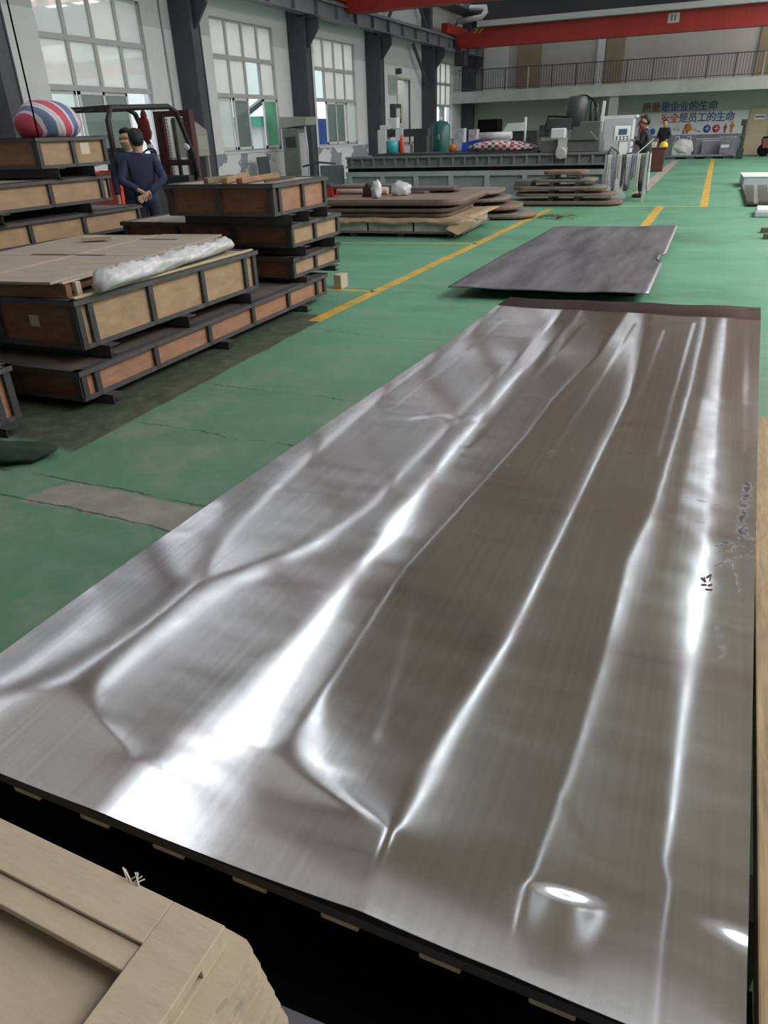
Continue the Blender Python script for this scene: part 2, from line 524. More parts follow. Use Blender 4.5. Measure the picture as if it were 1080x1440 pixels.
def wall_left_material():
    m = mat('left_wall_paint', (0.72, 0.715, 0.725), 0.85, noise=0.08, nscale=1.2)
    nt = m.node_tree
    N, L = nt.nodes.new, nt.links.new
    b = nt.nodes['Principled BSDF']
    tc = N('ShaderNodeTexCoord'); sep = N('ShaderNodeSeparateXYZ'); L(tc.outputs['Object'], sep.inputs[0])
    n = N('ShaderNodeTexNoise'); n.inputs['Scale'].default_value = 0.9; n.inputs['Detail'].default_value = 6
    L(tc.outputs['Object'], n.inputs['Vector'])
    # grey skirt paint with flaked white patches; grey band up under the crane rail
    def mth(op, a, c):
        k = N('ShaderNodeMath'); k.operation = op
        for i, x in enumerate((a, c)):
            if isinstance(x, (int, float)): k.inputs[i].default_value = x
            else: L(x, k.inputs[i])
        return k.outputs[0]
    lo = mth('LESS_THAN', mth('ADD', sep.outputs['Z'], mth('MULTIPLY', mth('SUBTRACT', n.outputs['Fac'], 0.5), 0.0)), 1.13)
    fl = mth('GREATER_THAN', n.outputs['Fac'], 0.50)
    hi = mth('GREATER_THAN', mth('SUBTRACT', sep.outputs['Z'], mth('MULTIPLY', sep.outputs['Y'], 0.0)), 3.95)
    src = b.inputs['Base Color'].links[0].from_socket
    m1 = N('ShaderNodeMix'); m1.data_type = 'RGBA'
    L(mth('MULTIPLY', lo, fl), m1.inputs[0]); L(src, m1.inputs[6]); m1.inputs[7].default_value = (0.27, 0.285, 0.32, 1)
    m2 = N('ShaderNodeMix'); m2.data_type = 'RGBA'
    L(mth('MULTIPLY', hi, 0.6), m2.inputs[0]); L(m1.outputs[2], m2.inputs[6]); m2.inputs[7].default_value = (0.42, 0.415, 0.42, 1)
    L(m2.outputs[2], b.inputs['Base Color'])
    return m

M['wall_left'] = wall_left_material()
struct(wl.build('wall_left', 'wall_left'))
struct(box1('wall_right', 'wall', XR, XR + 0.2, YF, YB, 0, ZR))
struct(box1('wall_front', 'wall', XL - 0.3, XR, YF - 0.2, YF, 0, ZR))


def window(n, y0, y1, kinds, gap=None):
    """four columns, two fixed rows above a row of sliding sashes"""
    x = XL - 0.10
    fr = MB()
    t = 0.045
    fr.box(x - .03, x + .03, y0, y1, WZ0, WZ0 + t).box(x - .03, x + .03, y0, y1, WZ1 - t, WZ1)
    fr.box(x - .03, x + .03, y0, y0 + t, WZ0, WZ1).box(x - .03, x + .03, y1 - t, y1, WZ0, WZ1)
    for z in (WT, WM):
        fr.box(x - .04, x + .05, y0, y1, z - 0.055, z + 0.055)
    w = (y1 - y0) / 4
    for k in (1, 2, 3):
        fr.box(x - .03, x + .04, y0 + k * w - .05, y0 + k * w + .05, WT, WZ1)
    f = struct(fr.build('window_%d' % n, 'alu_dim'))
    for r, (za, zb) in enumerate(((WM, WZ1), (WT, WM))):
        for k in range(4):
            kk = kinds[r][k]
            box1('glass_pane', 'pane_' + kk, x - .006, x + .006, y0 + k * w + .03, y0 + (k + 1) * w - .03, za + .04, zb - .04, f)
    for k in range(4):
        kk = kinds[2][k]
        if kk is None:
            continue
        dx = 0.03 if k % 2 else -0.03
        ya, yb = y0 + k * w, y0 + (k + 1) * w
        s = MB()
        s.box(x + dx - .02, x + dx + .02, ya, ya + .07, WZ0 + .04, WT - .05).box(x + dx - .02, x + dx + .02, yb - .07, yb, WZ0 + .04, WT - .05)
        s.box(x + dx - .02, x + dx + .02, ya, yb, WZ0 + .04, WZ0 + .11).box(x + dx - .02, x + dx + .02, ya, yb, WT - .12, WT - .05)
        so = s.build('sliding_sash', 'alu', f)
        box1('glass_pane', 'pane_' + kk, x + dx - .005, x + dx + .005, ya + .06, yb - .06, WZ0 + .1, WT - .1, so)
    struct(box1('sill_trim', 'wall', XL - 0.12, XL + 0.03, y0 - .05, y1 + .05, WZ0 - 0.06, WZ0, f))
    return f

FR = ['frost'] * 4
window(1, *WINS[0], [FR, FR, ['grey', 'milky', 'grey', 'milky']])
window(2, *WINS[1], [['milky', 'milky', 'frost', 'milky'], ['frost', 'milky', 'frost', 'milky'], ['clear', 'grey', 'grey', None]])
window(3, *WINS[2], [FR, ['frost', 'frost', 'clear', 'frost'], ['milky', 'grey', None, 'green']])
window(4, *WINS[3], [FR, ['clear', 'frost', 'frost', 'frost'], [None, 'grey', 'grey', 'milky']])
window(5, *WINS[4], [FR, FR, ['grey', None, 'grey', None]])
for k, (a, b) in enumerate(CLER):
    fr = MB()
    x = XL - 0.1
    for q in range(5):
        yq = a + (b - a) * q / 4
        fr.box(x - .03, x + .03, yq - .03, yq + .03, 6.9, 8.1)
    fr.box(x - .03, x + .03, a, b, 6.9, 6.96).box(x - .03, x + .03, a, b, 8.04, 8.1)
    f = struct(fr.build('window_%d' % (6 + k), 'alu_dim'))
    box1('glass_pane', 'pane_clear', x - .006, x + .006, a, b, 6.92, 8.08, f)

# open doorway to a plastered side room
d = MB()
d.box(XL - 0.05, XL + 0.03, DOOR[0] - .08, DOOR[0], 0, DOOR[2] + .08).box(XL - 0.05, XL + 0.03, DOOR[1], DOOR[1] + .08, 0, DOOR[2] + .08)
d.box(XL - 0.05, XL + 0.03, DOOR[0], DOOR[1], DOOR[2], DOOR[2] + .08)
struct(d.build('door_1', mat('doorway_cream', (0.45, 0.43, 0.36), 0.6)))
sr = MB()
sr.box(XL - 2.4, XL - 2.3, DOOR[0] - .6, DOOR[1] + .6, 0, 4).box(XL - 2.4, XL - 0.3, DOOR[0] - .7, DOOR[0] - .6, 0, 4).box(XL - 2.4, XL - 0.3, DOOR[1] + .6, DOOR[1] + .7, 0, 4)
struct(sr.build('wall_side_room', mat('side_room_cream', (0.62, 0.60, 0.50), 0.8)))

# outside, seen through the panes
struct(box1('exterior_ground', mat('yard_concrete', (0.55, 0.55, 0.53), 0.9), -40, XL - 0.3, -15, 55, -0.3, -0.05))
nb = MB().box(-24.3, -24, -15, 55, 0, 9)
struct(nb.build('exterior_wall', mat('neighbour_wall', (0.74, 0.76, 0.72), 0.9, noise=0.08, nscale=0.5)))

# back wall under and above the gallery
YG = 40.0
bw = MB().box(XL, XR, YB, YB + 0.2, 0, ZR)
M['back_wall'] = mat('back_wall_beige', (.46, .43, .41), .8, noise=.12, nscale=.7)
struct(bw.build('wall_back', 'back_wall'))
bl = MB().box(-4.6, 0.83, YB - 0.03, YB, 0, 0.95).box(1.75, XR, YB - 0.03, YB, 0, 0.95)
struct(bl.build('trim_1', 'wall_lower'))
struct(box1('mezzanine_slab', 'mezz', XL, XR, YG, YB, 2.72, 3.18))
struct(box1('mezzanine_fascia', 'mezz', XL, XR, YG - 0.12, YG, 2.70, 3.20))
for (a, b) in ((-10.35, -9.2), (-6.05, -5.2), (0.7, 2.0)):
    struct(box1('trim_2', 'tan', a, b, YB - 0.12, YB, 3.18, 6.2))
struct(box1('trim_3', 'wall', -12.2, -10.9, YB - 0.1, YB, 3.18, 6.2))
struct(box1('trim_4', 'wall', -6.45, -6.1, YB - 0.14, YB, 3.18, 6.2))
struct(box1('roof_beam', mat('gable_dark_steel', (0.03, 0.032, 0.036), 0.6), XL, XR, YB - 0.3, YB, 6.1, ZR))
# ground floor columns below the gallery
struct(box1('gallery_pillar', 'panel_grey', -5.4, -5.0, YG, YG + 0.4, 0, 2.72))

# columns, crane runway
for k, yc in enumerate((5.6, 11.6, 17.7, 23.55, 29.45, 35.6, 41.6)):
    c = MB()
    c.box(XL + .02, XL + .62, yc - .19, yc - .155, 0, 4.75).box(XL + .02, XL + .62, yc + .155, yc + .19, 0, 4.75)
    c.box(XL + .02, XL + .60, yc - .155, yc + .155, 0, 4.75)
    c.box(XL - .01, XL + .40, yc - .19, yc + .19, 4.75, ZR)
    o = struct(c.build('steel_pillar', 'steel_blue'))
    # bracket below the runway, gusset cut on the slope
    br = MB()
    m4 = Matrix.Translation((XL + .62, yc + .04, 0)) @ Matrix.Rotation(PI / 2, 4, 'X')
    br.prism([(0, 3.95), (0, 4.72), (0.42, 4.72), (0.42, 4.45)], 0, 0.08, m4)
    br.box(XL + .6, XL + 1.06, yc - .17, yc + .17, 4.72, 4.78)
    br.build('bracket', 'steel_blue', o)
rb = MB()
XRW = XL + .72
rb.box(XRW - .18, XRW + .18, YF, YB, 4.80, 4.83).box(XRW - .18, XRW + .18, YF, YB, 5.22, 5.25).box(XRW - .02, XRW + .02, YF, YB, 4.83, 5.22)
yy = YF
while yy < YB:
    rb.box(XRW - .15, XRW + .15, yy - .012, yy + .012, 4.83, 5.22)
    yy += 1.45
rb.box(XRW - .04, XRW + .04, YF, YB, 5.25, 5.36)
struct(rb.build('trim_5', 'runway'))
# diagonal wind braces at one bay
wb = MB().bar((XL + .3, 35.5, 3.3), (XL + .3, 33.6, 4.8), .1).bar((XL + .3, 35.5, 5.3), (XL + .3, 33.0, 7.4), .1).bar((XL + .3, 30.8, 5.3), (XL + .3, 33.0, 7.4), .1)
struct(wb.build('trim_6', 'steel_blue'))
struct(MB().box(XL, XL + .9, YF, YB, 6.55, 6.62).build('trim_7', 'steel_blue'))

pc = MB().tube([(XL + .04, 17.15, 1.3), (XL + .04, 17.15, 6.4)], .022, 8)
for z in (2.2, 3.4, 4.6):
    pc.box(XL + .002, XL + .07, 17.11, 17.19, z, z + .05)
struct(pc.build('trim_8', mat('wall_conduit', (.48, .47, .46), .6)))
for yq in (23.9, 29.8):
    struct(MB().tube([(XL + .05, yq, .2), (XL + .05, yq, 4.4)], .03, 8).build('trim_9', 'wall'))
# ------------------------------------------------------------------ the big polished plate
ZS = 0.35
LV = {'A': [(-1.339, 5.17), (-1.365, 4.25), (-1.413, 3.17), (-1.396, 2.29), (-1.373, 1.86), (-1.335, 1.6), (-1.29, 1.39), (-1.30, 1.16), (-1.36, .9), (-1.40, .66)],
      'B': [(-0.886, 5.11), (-0.942, 3.56), (-0.963, 2.6), (-0.978, 2.06), (-1.058, 1.72), (-1.179, 1.53), (-1.244, 1.43), (-1.250, 1.3), (-1.25, 1.05), (-1.235, .93), (-1.17, .865), (-0.985, .81), (-0.975, .66)],
      'D': [(-0.764, 4.87), (-0.841, 3.62), (-0.851, 2.61), (-0.846, 2.05), (-0.834, 1.57), (-0.848, 1.29), (-0.857, 1.13), (-0.850, 0.95), (-0.80, 0.76), (-.80, .66)],
      'E': [(-0.449, 5.3), (-0.492, 4.26), (-0.583, 3.43), (-0.60, 2.93), (-0.668, 2.11), (-0.702, 1.72), (-0.696, 1.36), (-0.685, 1.0), (-0.66, .925), (-0.53, .875), (-0.385, .835), (-.375, .66)],
      'F': [(-0.278, 5.24), (-0.237, 3.55), (-0.264, 2.85), (-0.288, 2.25), (-0.305, 1.85), (-0.323, 1.49), (-0.376, 1.06), (-0.376, .84), (-.36, .66)],
      'G': [(0.079, 5.04), (0.034, 3.51), (-0.022, 2.39), (-0.068, 2.01), (-0.078, 1.52), (-0.089, 1.24), (-0.108, 0.9), (-.112, .66)],
      'H': [(0.202, 5.59), (0.175, 3.68), (0.157, 2.6), (0.139, 2.03), (0.126, 1.83), (0.114, 1.51), (0.111, 1.28), (0.109, 1.08), (0.105, 0.96), (0.118, 0.92), (0.119, .66)]}
# half widths of the bright core (left, right) and of the shoulders, along y
WD = {'A': [(.66, .02, .02, .06, .05), (1.2, .015, .015, .05, .02), (1.9, .010, .008, .04, .02), (3.2, .006, .006, .03, .03), (5.6, .003, .003, .02, .02)],
      'B': [(.66, .003, .003, .01, .01), (.85, .010, .004, .06, .02), (.95, .010, .010, .05, .05), (1.3, .006, .02, .015, .08), (1.55, .012, .03, .03, .10), (1.8, .014, .012, .05, .05), (2.1, .008, .007, .05, .03), (5.2, .002, .004, .04, .015)],
      'D': [(.66, .10, .09, .06, .10), (.85, .09, .10, .05, .06), (1.0, .050, .055, .05, .05), (1.25, .018, .018, .05, .05), (1.55, .008, .008, .05, .04), (1.78, .008, .009, .03, .03), (1.92, .016, .018, .03, .06), (2.15, .007, .008, .03, .05), (2.7, .005, .005, .04, .05), (5.0, .002, .002, .02, .04)],
      'E': [(.66, .001, .001, .005, .005), (.83, .003, .003, .01, .01), (.9, .026, .012, .04, .08), (.98, .002, .016, .01, .08), (1.12, .001, .002, .012, .02), (1.7, .001, .001, .03, .006), (2.2, .001, .001, .02, .006), (5.4, .001, .002, .05, .015)],
      'F': [(.66, .001, .001, .005, .005), (.83, .003, .002, .01, .005), (1.0, .006, .004, .03, .05), (1.5, .005, .004, .04, .03), (2.3, .004, .002, .05, .012), (5.4, .003, .0015, .06, .008)],
      'G': [(.66, .001, .001, .005, .005), (.9, .001, .001, .01, .012), (1.2, .002, .002, .01, .03), (1.7, .002, .005, .012, .06), (2.1, .004, .022, .02, .09), (2.8, .002, .008, .03, .08), (5.4, .002, .003, .05, .03)],
      'H': [(.66, .001, .001, .008, .008), (.95, .001, .001, .008, .008), (1.0, .003, .003, .015, .015), (1.35, .006, .006, .03, .03), (1.55, .016, .016, .05, .04), (1.85, .026, .022, .07, .05), (2.2, .020, .014, .12, .06), (3.2, .010, .008, .10, .06), (5.6, .004, .005, .04, .04)]}
# small dents: polyline in plate coordinates, core half width, phase change
TOUCH = [([(-.660, 1.72), (-.587, 1.455), (-.537, 1.23), (-.503, 1.043)], .006, -.22), ([(-.503, 1.043), (-.385, 1.018)], .006, -.12),
         ([(-1.53, 1.86), (-1.50, 1.72)], .04, -.42), ([(-1.545, 1.2), (-1.50, .86)], .05, -.42),
         ([(0.001, 5.11), (-0.036, 3.61), (-0.049, 2.87)], .006, .36), ([(-.69, 4.9), (-.755, 3.6), (-.79, 2.7)], .006, .36),
         ([(-1.15, 2.95), (-1.08, 3.02), (-1.0, 2.98)], .012, .3), ([(-1.23, 4.9), (-1.27, 3.9), (-1.30, 3.0)], .006, .3),
         ([(-.36, 5.0), (-.42, 3.6), (-.47, 2.5)], .006, .25), ([(-.17, 4.9), (-.2, 3.2), (-.23, 2.0)], .006, .28),
         ([(.32, 5.6), (.30, 4.2), (.27, 3.0)], .012, .25),
         ([(.085, 3.6), (.075, 2.9), (.065, 2.35)], .045, .15), ([(.25, 3.6), (.235, 2.9), (.225, 2.4)], .035, -.18),
         ([(-.10, 1.05), (.0, .92)], .006, .15)]


def sheet_edges(y):
    xl = np.interp(y, [.6, 1.2, 1.83, 3.0, 4.2, 5.6], [-1.578, -1.572, -1.556, -1.497, -1.432, -1.358])
    xr = .2285 + (y - .73) * .0352 + .015
    return xl, xr


def phase_field(X, Y):
    names = 'ABDEFGH'
    P = np.zeros_like(X)
    for j in range(X.shape[0]):
        y = float(Y[j].mean())
        xs, ps = [-1.75], [-.1]
        for i, nm in enumerate(names):
            l = sorted((b, a) for a, b in LV[nm])
            x0 = np.interp(y, [q[0] for q in l], [q[1] for q in l])
            w = WD[nm]
            yy = [q[0] for q in w]
            a, b, c, d = (np.interp(y, yy, [q[k] for q in w]) for k in (1, 2, 3, 4))
            lev = i + 1
            xs += [x0 - a - c, x0 - a, x0, x0 + b, x0 + b + d]
            ps += [lev - .42, lev - .12, lev, lev + .12, lev + .42]
        xs.append(.7); ps.append(8.1)
        xs = np.array(xs)
        # where shoulders meet, share the gap
        for k in range(1, 7):
            e, s = 5 * k, 5 * k + 1
            if xs[e] > xs[s]:
                m = .5 * (xs[e] + xs[s])
                xs[e], xs[s] = m - 1e-4, m + 1e-4
        xs = np.maximum.accumulate(xs + np.arange(len(xs)) * 1e-6)
        P[j] = np.interp(X[j], xs, ps)
    for pl, w, amp in TOUCH:
        d = np.full(X.shape, 9.0)
        for (x0, y0), (x1, y1) in zip(pl[:-1], pl[1:]):
            dx, dy = x1 - x0, y1 - y0
            t = np.clip(((X - x0) * dx + (Y - y0) * dy) / (dx * dx + dy * dy), 0, 1)
            d = np.minimum(d, np.hypot(X - x0 - t * dx, Y - y0 - t * dy))
        P += amp * np.exp(-(d / w / 1.3) ** 2)
    return P


def poisson(S, dx, dy, lam):
    """height whose x slope follows S while the y slope stays small"""
    n, m = S.shape
    Sx = .5 * (S[:, 1:] + S[:, :-1])
    z = np.zeros((n, 1))
    rhs = (np.concatenate([Sx, z], 1) - np.concatenate([z, Sx], 1)) / dx
    E2 = np.concatenate([rhs, rhs[:, ::-1]], 1)
    E2 = np.concatenate([E2, E2[::-1]], 0)
    F = np.fft.fft2(E2)
    kx = 2 * PI * np.fft.fftfreq(2 * m)
    ky = 2 * PI * np.fft.fftfreq(2 * n)
    den = -((2 - 2 * np.cos(kx))[None, :] / dx ** 2 + lam * (2 - 2 * np.cos(ky))[:, None] / dy ** 2)
    den[0, 0] = 1
    F /= den
    F[0, 0] = 0
    return np.fft.ifft2(F).real[:n, :m]


def sheet_mesh():
    nx, ny = 300, 760
    v = np.linspace(0, 1, ny + 1)
    y = .66 + 4.98 * v
    U = np.linspace(0, 1, nx + 1)
    Y = np.repeat(y[:, None], nx + 1, 1)
    XLd, XRd = sheet_edges(Y)
    X = XLd + (XRd - XLd) * U[None, :]
    Y = Y + v[:, None] * (.10 * U[None, :] - .03)
    P = phase_field(X, Y)
    for _ in range(2):                                   # rounded creases
        Q = np.pad(P, ((1, 1), (1, 1)), 'edge')
        P = .25 * (Q[1:-1, :-2] + Q[1:-1, 2:]) + .5 * P
        Q = np.pad(P, ((1, 1), (1, 1)), 'edge')
        P = .25 * (Q[:-2, 1:-1] + Q[2:, 1:-1]) + .5 * P
    lx = np.array([s[0] for s in STRIPS[:9]])
    XH = np.interp(P, np.arange(9), lx)
    S = -np.tan((np.arctan2(-X, 1.55 - ZS) + np.arctan2(XH - X, ROOF_Z - ZS)) / 2)
    S = S - S.mean(axis=1, keepdims=True)
    Hh = poisson(S, 1.785 / nx, 4.98 / ny, .035)
    Hh -= Hh.mean()
    gx = np.gradient(Hh, 1.785 / nx, axis=1); gy = np.gradient(Hh, 4.98 / ny, axis=0)
    print('PLATE h', Hh.min(), Hh.max(), 'slope err', np.sqrt(((gx - S) ** 2).mean()), 'S', np.sqrt((S ** 2).mean()), 'gy', np.sqrt((gy ** 2).mean()), 'near gy', np.sqrt((gy[:80] ** 2).mean()))
    # the far end is bent: up a little, then folded down along a crease
    gyf = .030 * np.clip((Y - 3.9) / .7, 0, 1) - .046 * np.clip((Y - 5.27) / .03, 0, 1)
    Hh += np.cumsum(gyf, axis=0) * (4.98 / ny)
    # two short pressed steps near the close edge
    for (xa, ya_), (xb, yb_), amp in (((-.112, .826), (.019, .840), .0040), ((.188, .872), (.275, .866), .0034)):
        y0 = ya_ + (X - xa) * (yb_ - ya_) / (xb - xa)
        win = 1 / (1 + np.exp(-(X - xa - .02) / .016)) / (1 + np.exp((X - xb + .02) / .016))
        d = (Y - y0)
        Hh -= amp * win * (1 / (1 + np.exp(d / .0055))) * np.clip(1 + (d + .02) / .13, 0, 1)
    # fine ripple of a rolled plate
    Hh += .00022 * np.sin(Y * 31 + 3 * np.sin(X * 5)) * np.exp(-((X - .12) / .16) ** 2) * np.exp(-((Y - 2.35) / .5) ** 2)
    return X, Y, Hh, P, S


def sheet_material():
    m = bpy.data.materials.new('brushed_stainless')
    m.use_nodes = True
    nt = m.node_tree
    N, L = nt.nodes.new, nt.links.new
    b = nt.nodes['Principled BSDF']
    b.inputs['Metallic'].default_value = 1.0
    tc = N('ShaderNodeTexCoord')
    mp = N('ShaderNodeMapping'); mp.inputs['Scale'].default_value = (60, 1.2, 1)
    L(tc.outputs['Object'], mp.inputs[0])
    n = N('ShaderNodeTexNoise'); n.inputs['Scale'].default_value = 1.0; n.inputs['Detail'].default_value = 1
    L(mp.outputs[0], n.inputs['Vector'])
    cr = N('ShaderNodeValToRGB')
    cr.color_ramp.elements[0].position = .3; cr.color_ramp.elements[0].color = (.60, .595, .595, 1)
    cr.color_ramp.elements[1].position = .7; cr.color_ramp.elements[1].color = (.66, .655, .655, 1)
    L(n.outputs['Fac'], cr.inputs[0])
    # cross smears left by handling
    mp2 = N('ShaderNodeMapping'); mp2.inputs['Scale'].default_value = (1.2, 9, 1)
    L(tc.outputs['Object'], mp2.inputs[0])
    n2 = N('ShaderNodeTexNoise'); n2.inputs['Scale'].default_value = 1.5; n2.inputs['Detail'].default_value = 3; n2.inputs['Roughness'].default_value = .65
    L(mp2.outputs[0], n2.inputs['Vector'])
    rr = N('ShaderNodeMapRange'); L(n2.outputs['Fac'], rr.inputs[0])
    rr.inputs[1].default_value = .3; rr.inputs[2].default_value = .75; rr.inputs[3].default_value = .105; rr.inputs[4].default_value = .14
    # oily smears and scuffs, plus a crease and ripples painted as dark lines
    at = N('ShaderNodeAttribute'); at.attribute_name = 'smear_crease'
    n3 = N('ShaderNodeTexNoise'); n3.inputs['Scale'].default_value = 34; n3.inputs['Detail'].default_value = 3; n3.inputs['Roughness'].default_value = .55; n3.inputs['Distortion'].default_value = .5
    L(tc.outputs['Object'], n3.inputs['Vector'])
    th = N('ShaderNodeMath'); th.operation = 'ADD'; L(at.outputs['Fac'], th.inputs[0]); L(n3.outputs['Fac'], th.inputs[1])
    sm = N('ShaderNodeMapRange'); sm.interpolation_type = 'SMOOTHSTEP'; L(th.outputs[0], sm.inputs[0]); sm.inputs[1].default_value = .80; sm.inputs[2].default_value = 1.15
    mxc = N('ShaderNodeMix'); mxc.data_type = 'RGBA'; L(sm.outputs[0], mxc.inputs[0]); L(cr.outputs[0], mxc.inputs[6]); mxc.inputs[7].default_value = (.05, .05, .052, 1)
    mxr = N('ShaderNodeMix'); L(sm.outputs[0], mxr.inputs[0]); L(rr.outputs[0], mxr.inputs[2]); mxr.inputs[3].default_value = .32
    mt = N('ShaderNodeMapRange'); L(sm.outputs[0], mt.inputs[0]); mt.inputs[3].default_value = 1.0; mt.inputs[4].default_value = .8
    L(mt.outputs[0], b.inputs['Metallic'])
    L(mxr.outputs[0], b.inputs['Roughness'])
    L(mxc.outputs[2], b.inputs['Base Color'])
    return m

M['sheet'] = sheet_material()
M['sheet_edge'] = mat('plate_sheared_edge', (.20, .195, .20), .45, metal=.7)
plate = thing('stainless_plate', 'large wavy polished stainless steel plate with bright streaks lying on the wooden pallet', 'metal plate', (0, 0, ZS))
gX, gY, gH, gP, gS = sheet_mesh()
ny1, nx1 = gX.shape
vs = np.stack([gX, gY, gH], -1).reshape(-1, 3)
low = vs.copy(); low[:, 2] -= .003
ii = np.arange(ny1 * nx1).reshape(ny1, nx1)
q = np.stack([ii[:-1, :-1], ii[:-1, 1:], ii[1:, 1:], ii[1:, :-1]], -1).reshape(-1, 4)
me = bpy.data.meshes.new('plate_face')
me.from_pydata(vs.tolist(), [], q.tolist())
me.polygons.foreach_set('use_smooth', [True] * len(q))
me.materials.append(M['sheet'])
SMEAR_CREASE = [([(.283, 2.71), (.265, 2.493), (.25, 2.327), (.281, 2.274)], .022, .8), ([(.178, 2.189), (.207, 2.228), (.24, 2.231), (.228, 2.175), (.191, 2.161)], .010, .75),
         ([(.178, 2.063), (.211, 2.111), (.248, 2.151)], .009, .8), ([(.224, 2.106), (.239, 2.028), (.246, 1.951)], .008, .7), ([(.26, 2.33), (.275, 2.15)], .05, .45),
         ([(-.638, 2.465), (-.552, 2.7), (-.4, 2.831), (-.036, 2.879)], .025, .45), ([(.191, 1.751), (.206, 1.601)], .02, .5), ([(.076, 2.513), (.183, 2.492)], .01, .5), ([(.073, 2.341), (.174, 2.336)], .008, .5), ([(.08, 2.191), (.165, 2.184)], .008, .5)]
smv = np.zeros(gX.shape)
for pl, w, a_ in SMEAR_CREASE:
    for (x0, y0), (x1, y1) in zip(pl[:-1], pl[1:]):
        dx_, dy_ = x1 - x0, y1 - y0
        t_ = np.clip(((gX - x0) * dx_ + (gY - y0) * dy_) / (dx_ * dx_ + dy_ * dy_), 0, 1)
        smv = np.maximum(smv, a_ * .72 * np.exp(-(np.hypot(gX - x0 - t_ * dx_, gY - y0 - t_ * dy_) / w) ** 2))
me.attributes.new('smear_crease', 'FLOAT', 'POINT').data.foreach_set('value', smv.reshape(-1).astype(np.float32))
po = bpy.data.objects.new('plate_face', me)
COL.objects.link(po); po.parent = plate
# sheared rim and underside of the same plate
ring = list(ii[0, :]) + list(ii[1:, -1]) + list(ii[-1, -2::-1]) + list(ii[-2:0:-1, 0])
nr = len(ring)
rv = [tuple(vs[i]) for i in ring] + [tuple(low[i]) for i in ring]
rm = MB().add(rv, [(i, nr + i, nr + (i + 1) % nr, (i + 1) % nr) for i in range(nr)])
rm.build('plate_rim', 'sheet_edge', plate)
um = bpy.data.meshes.new('plate_underside')
um.from_pydata(low.tolist(), [], q[:, ::-1].tolist())
um.materials.append(M['sheet_edge'])
uo = bpy.data.objects.new('plate_underside', um)
COL.objects.link(uo); uo.parent = plate


def plate_z(x, y):
    j = int(np.argmin(np.abs(gY[:, 150] - y)))
    i = int(np.argmin(np.abs(gX[j] - x)))
    return float(gH[j, i])

mk = MB()
for (a_, b_, w_) in (((.142, 1.983), (.154, 1.964), .006), ((.154, 1.964), (.150, 1.990), .004), ((.157, 1.989), (.169, 2.01), .006), ((.169, 2.01), (.166, 1.975), .004), ((.143, 1.943), (.158, 1.949), .006), ((.162, 1.945), (.172, 1.956), .005)):
    mk.bar((*a_, plate_z(*a_) + .0016), (*b_, plate_z(*b_) + .0016), w_, .0008)
mk.build('handwritten_mark', mat('marker_ink', (.05, .05, .06), .7), plate)
MB().bar((.155, 1.924, plate_z(.155, 1.924) + .0016), (.174, 1.928, plate_z(.174, 1.928) + .0016), .005, .0008).build('handwritten_mark', mat('red_marker_ink', (.25, .07, .07), .7), plate)
# ------------------------------------------------------------------ under and around the big plate
pal = thing('wooden_pallet', 'long wooden pallet under the polished plate with a yellowish plank along its edge', 'pallet', (0, 0, 0))
rng = random.Random(3)
for k in range(9):
    xa = -1.40 + k * .19
    wdt = .075 if k < 8 else .0
    if k < 8:
        box1('board', 'crate_wood', xa, xa + wdt, .661, 5.70, .296, .309, pal, .003)
def plank_mat():
    m = mat('yellowish_pallet_plank', (.44, .32, .18), .75, noise=.45, nscale=5, stretch=(9, .9, 1), bump=.2)
    nt = m.node_tree; N, L = nt.nodes.new, nt.links.new
    b = nt.nodes['Principled BSDF']; src = b.inputs['Base Color'].links[0].from_socket
    tc = N('ShaderNodeTexCoord'); mp = N('ShaderNodeMapping'); mp.inputs['Scale'].default_value = (7, 3.2, 1); L(tc.outputs['Object'], mp.inputs[0])
    v = N('ShaderNodeTexVoronoi'); v.inputs['Scale'].default_value = 1.0; L(mp.outputs[0], v.inputs['Vector'])
    n = N('ShaderNodeTexNoise'); n.inputs['Scale'].default_value = 4; L(tc.outputs['Object'], n.inputs[0])
    a = N('ShaderNodeMath'); a.operation = 'MULTIPLY_ADD'; L(n.outputs[0], a.inputs[0]); a.inputs[1].default_value = .25; L(v.outputs['Distance'], a.inputs[2])
    s = N('ShaderNodeMath'); s.operation = 'MULTIPLY'; L(a.outputs[0], s.inputs[0]); s.inputs[1].default_value = 34
    w = N('ShaderNodeMath'); w.operation = 'SINE'; L(s.outputs[0], w.inputs[0])
    r = N('ShaderNodeMapRange'); L(w.outputs[0], r.inputs[0]); r.inputs[1].default_value = .3; r.inputs[2].default_value = 1.0; r.inputs[4].default_value = .55
    f = N('ShaderNodeMapRange'); L(v.outputs['Distance'], f.inputs[0]); f.inputs[1].default_value = .1; f.inputs[2].default_value = .5; f.inputs[3].default_value = 1.0; f.inputs[4].default_value = .25
    q = N('ShaderNodeMath'); q.operation = 'MULTIPLY'; L(r.outputs[0], q.inputs[0]); L(f.outputs[0], q.inputs[1])
    mx = N('ShaderNodeMix'); mx.data_type = 'RGBA'; L(q.outputs[0], mx.inputs[0]); L(src, mx.inputs[6]); mx.inputs[7].default_value = (.16, .085, .035, 1)
    L(mx.outputs[2], b.inputs['Base Color'])
    return m
M['plank'] = plank_mat()
def bent_plank(pts, w, z0, z1):
    mb = MB()
    for (a, b) in zip(pts[:-1], pts[1:]):
        mb.prism([(a[0], a[1]), (a[0] + w, a[1]), (b[0] + w, b[1]), (b[0], b[1])], z0, z1)
    return mb
bent_plank([(.262, .5), (.30, 2.2), (.335, 3.6)], .16, .27, .309).build('side_plank', 'plank', pal, .004)
bent_plank([(.455, 1.0), (.50, 3.0)], .16, .27, .305).build('side_plank', 'plank', pal, .004)
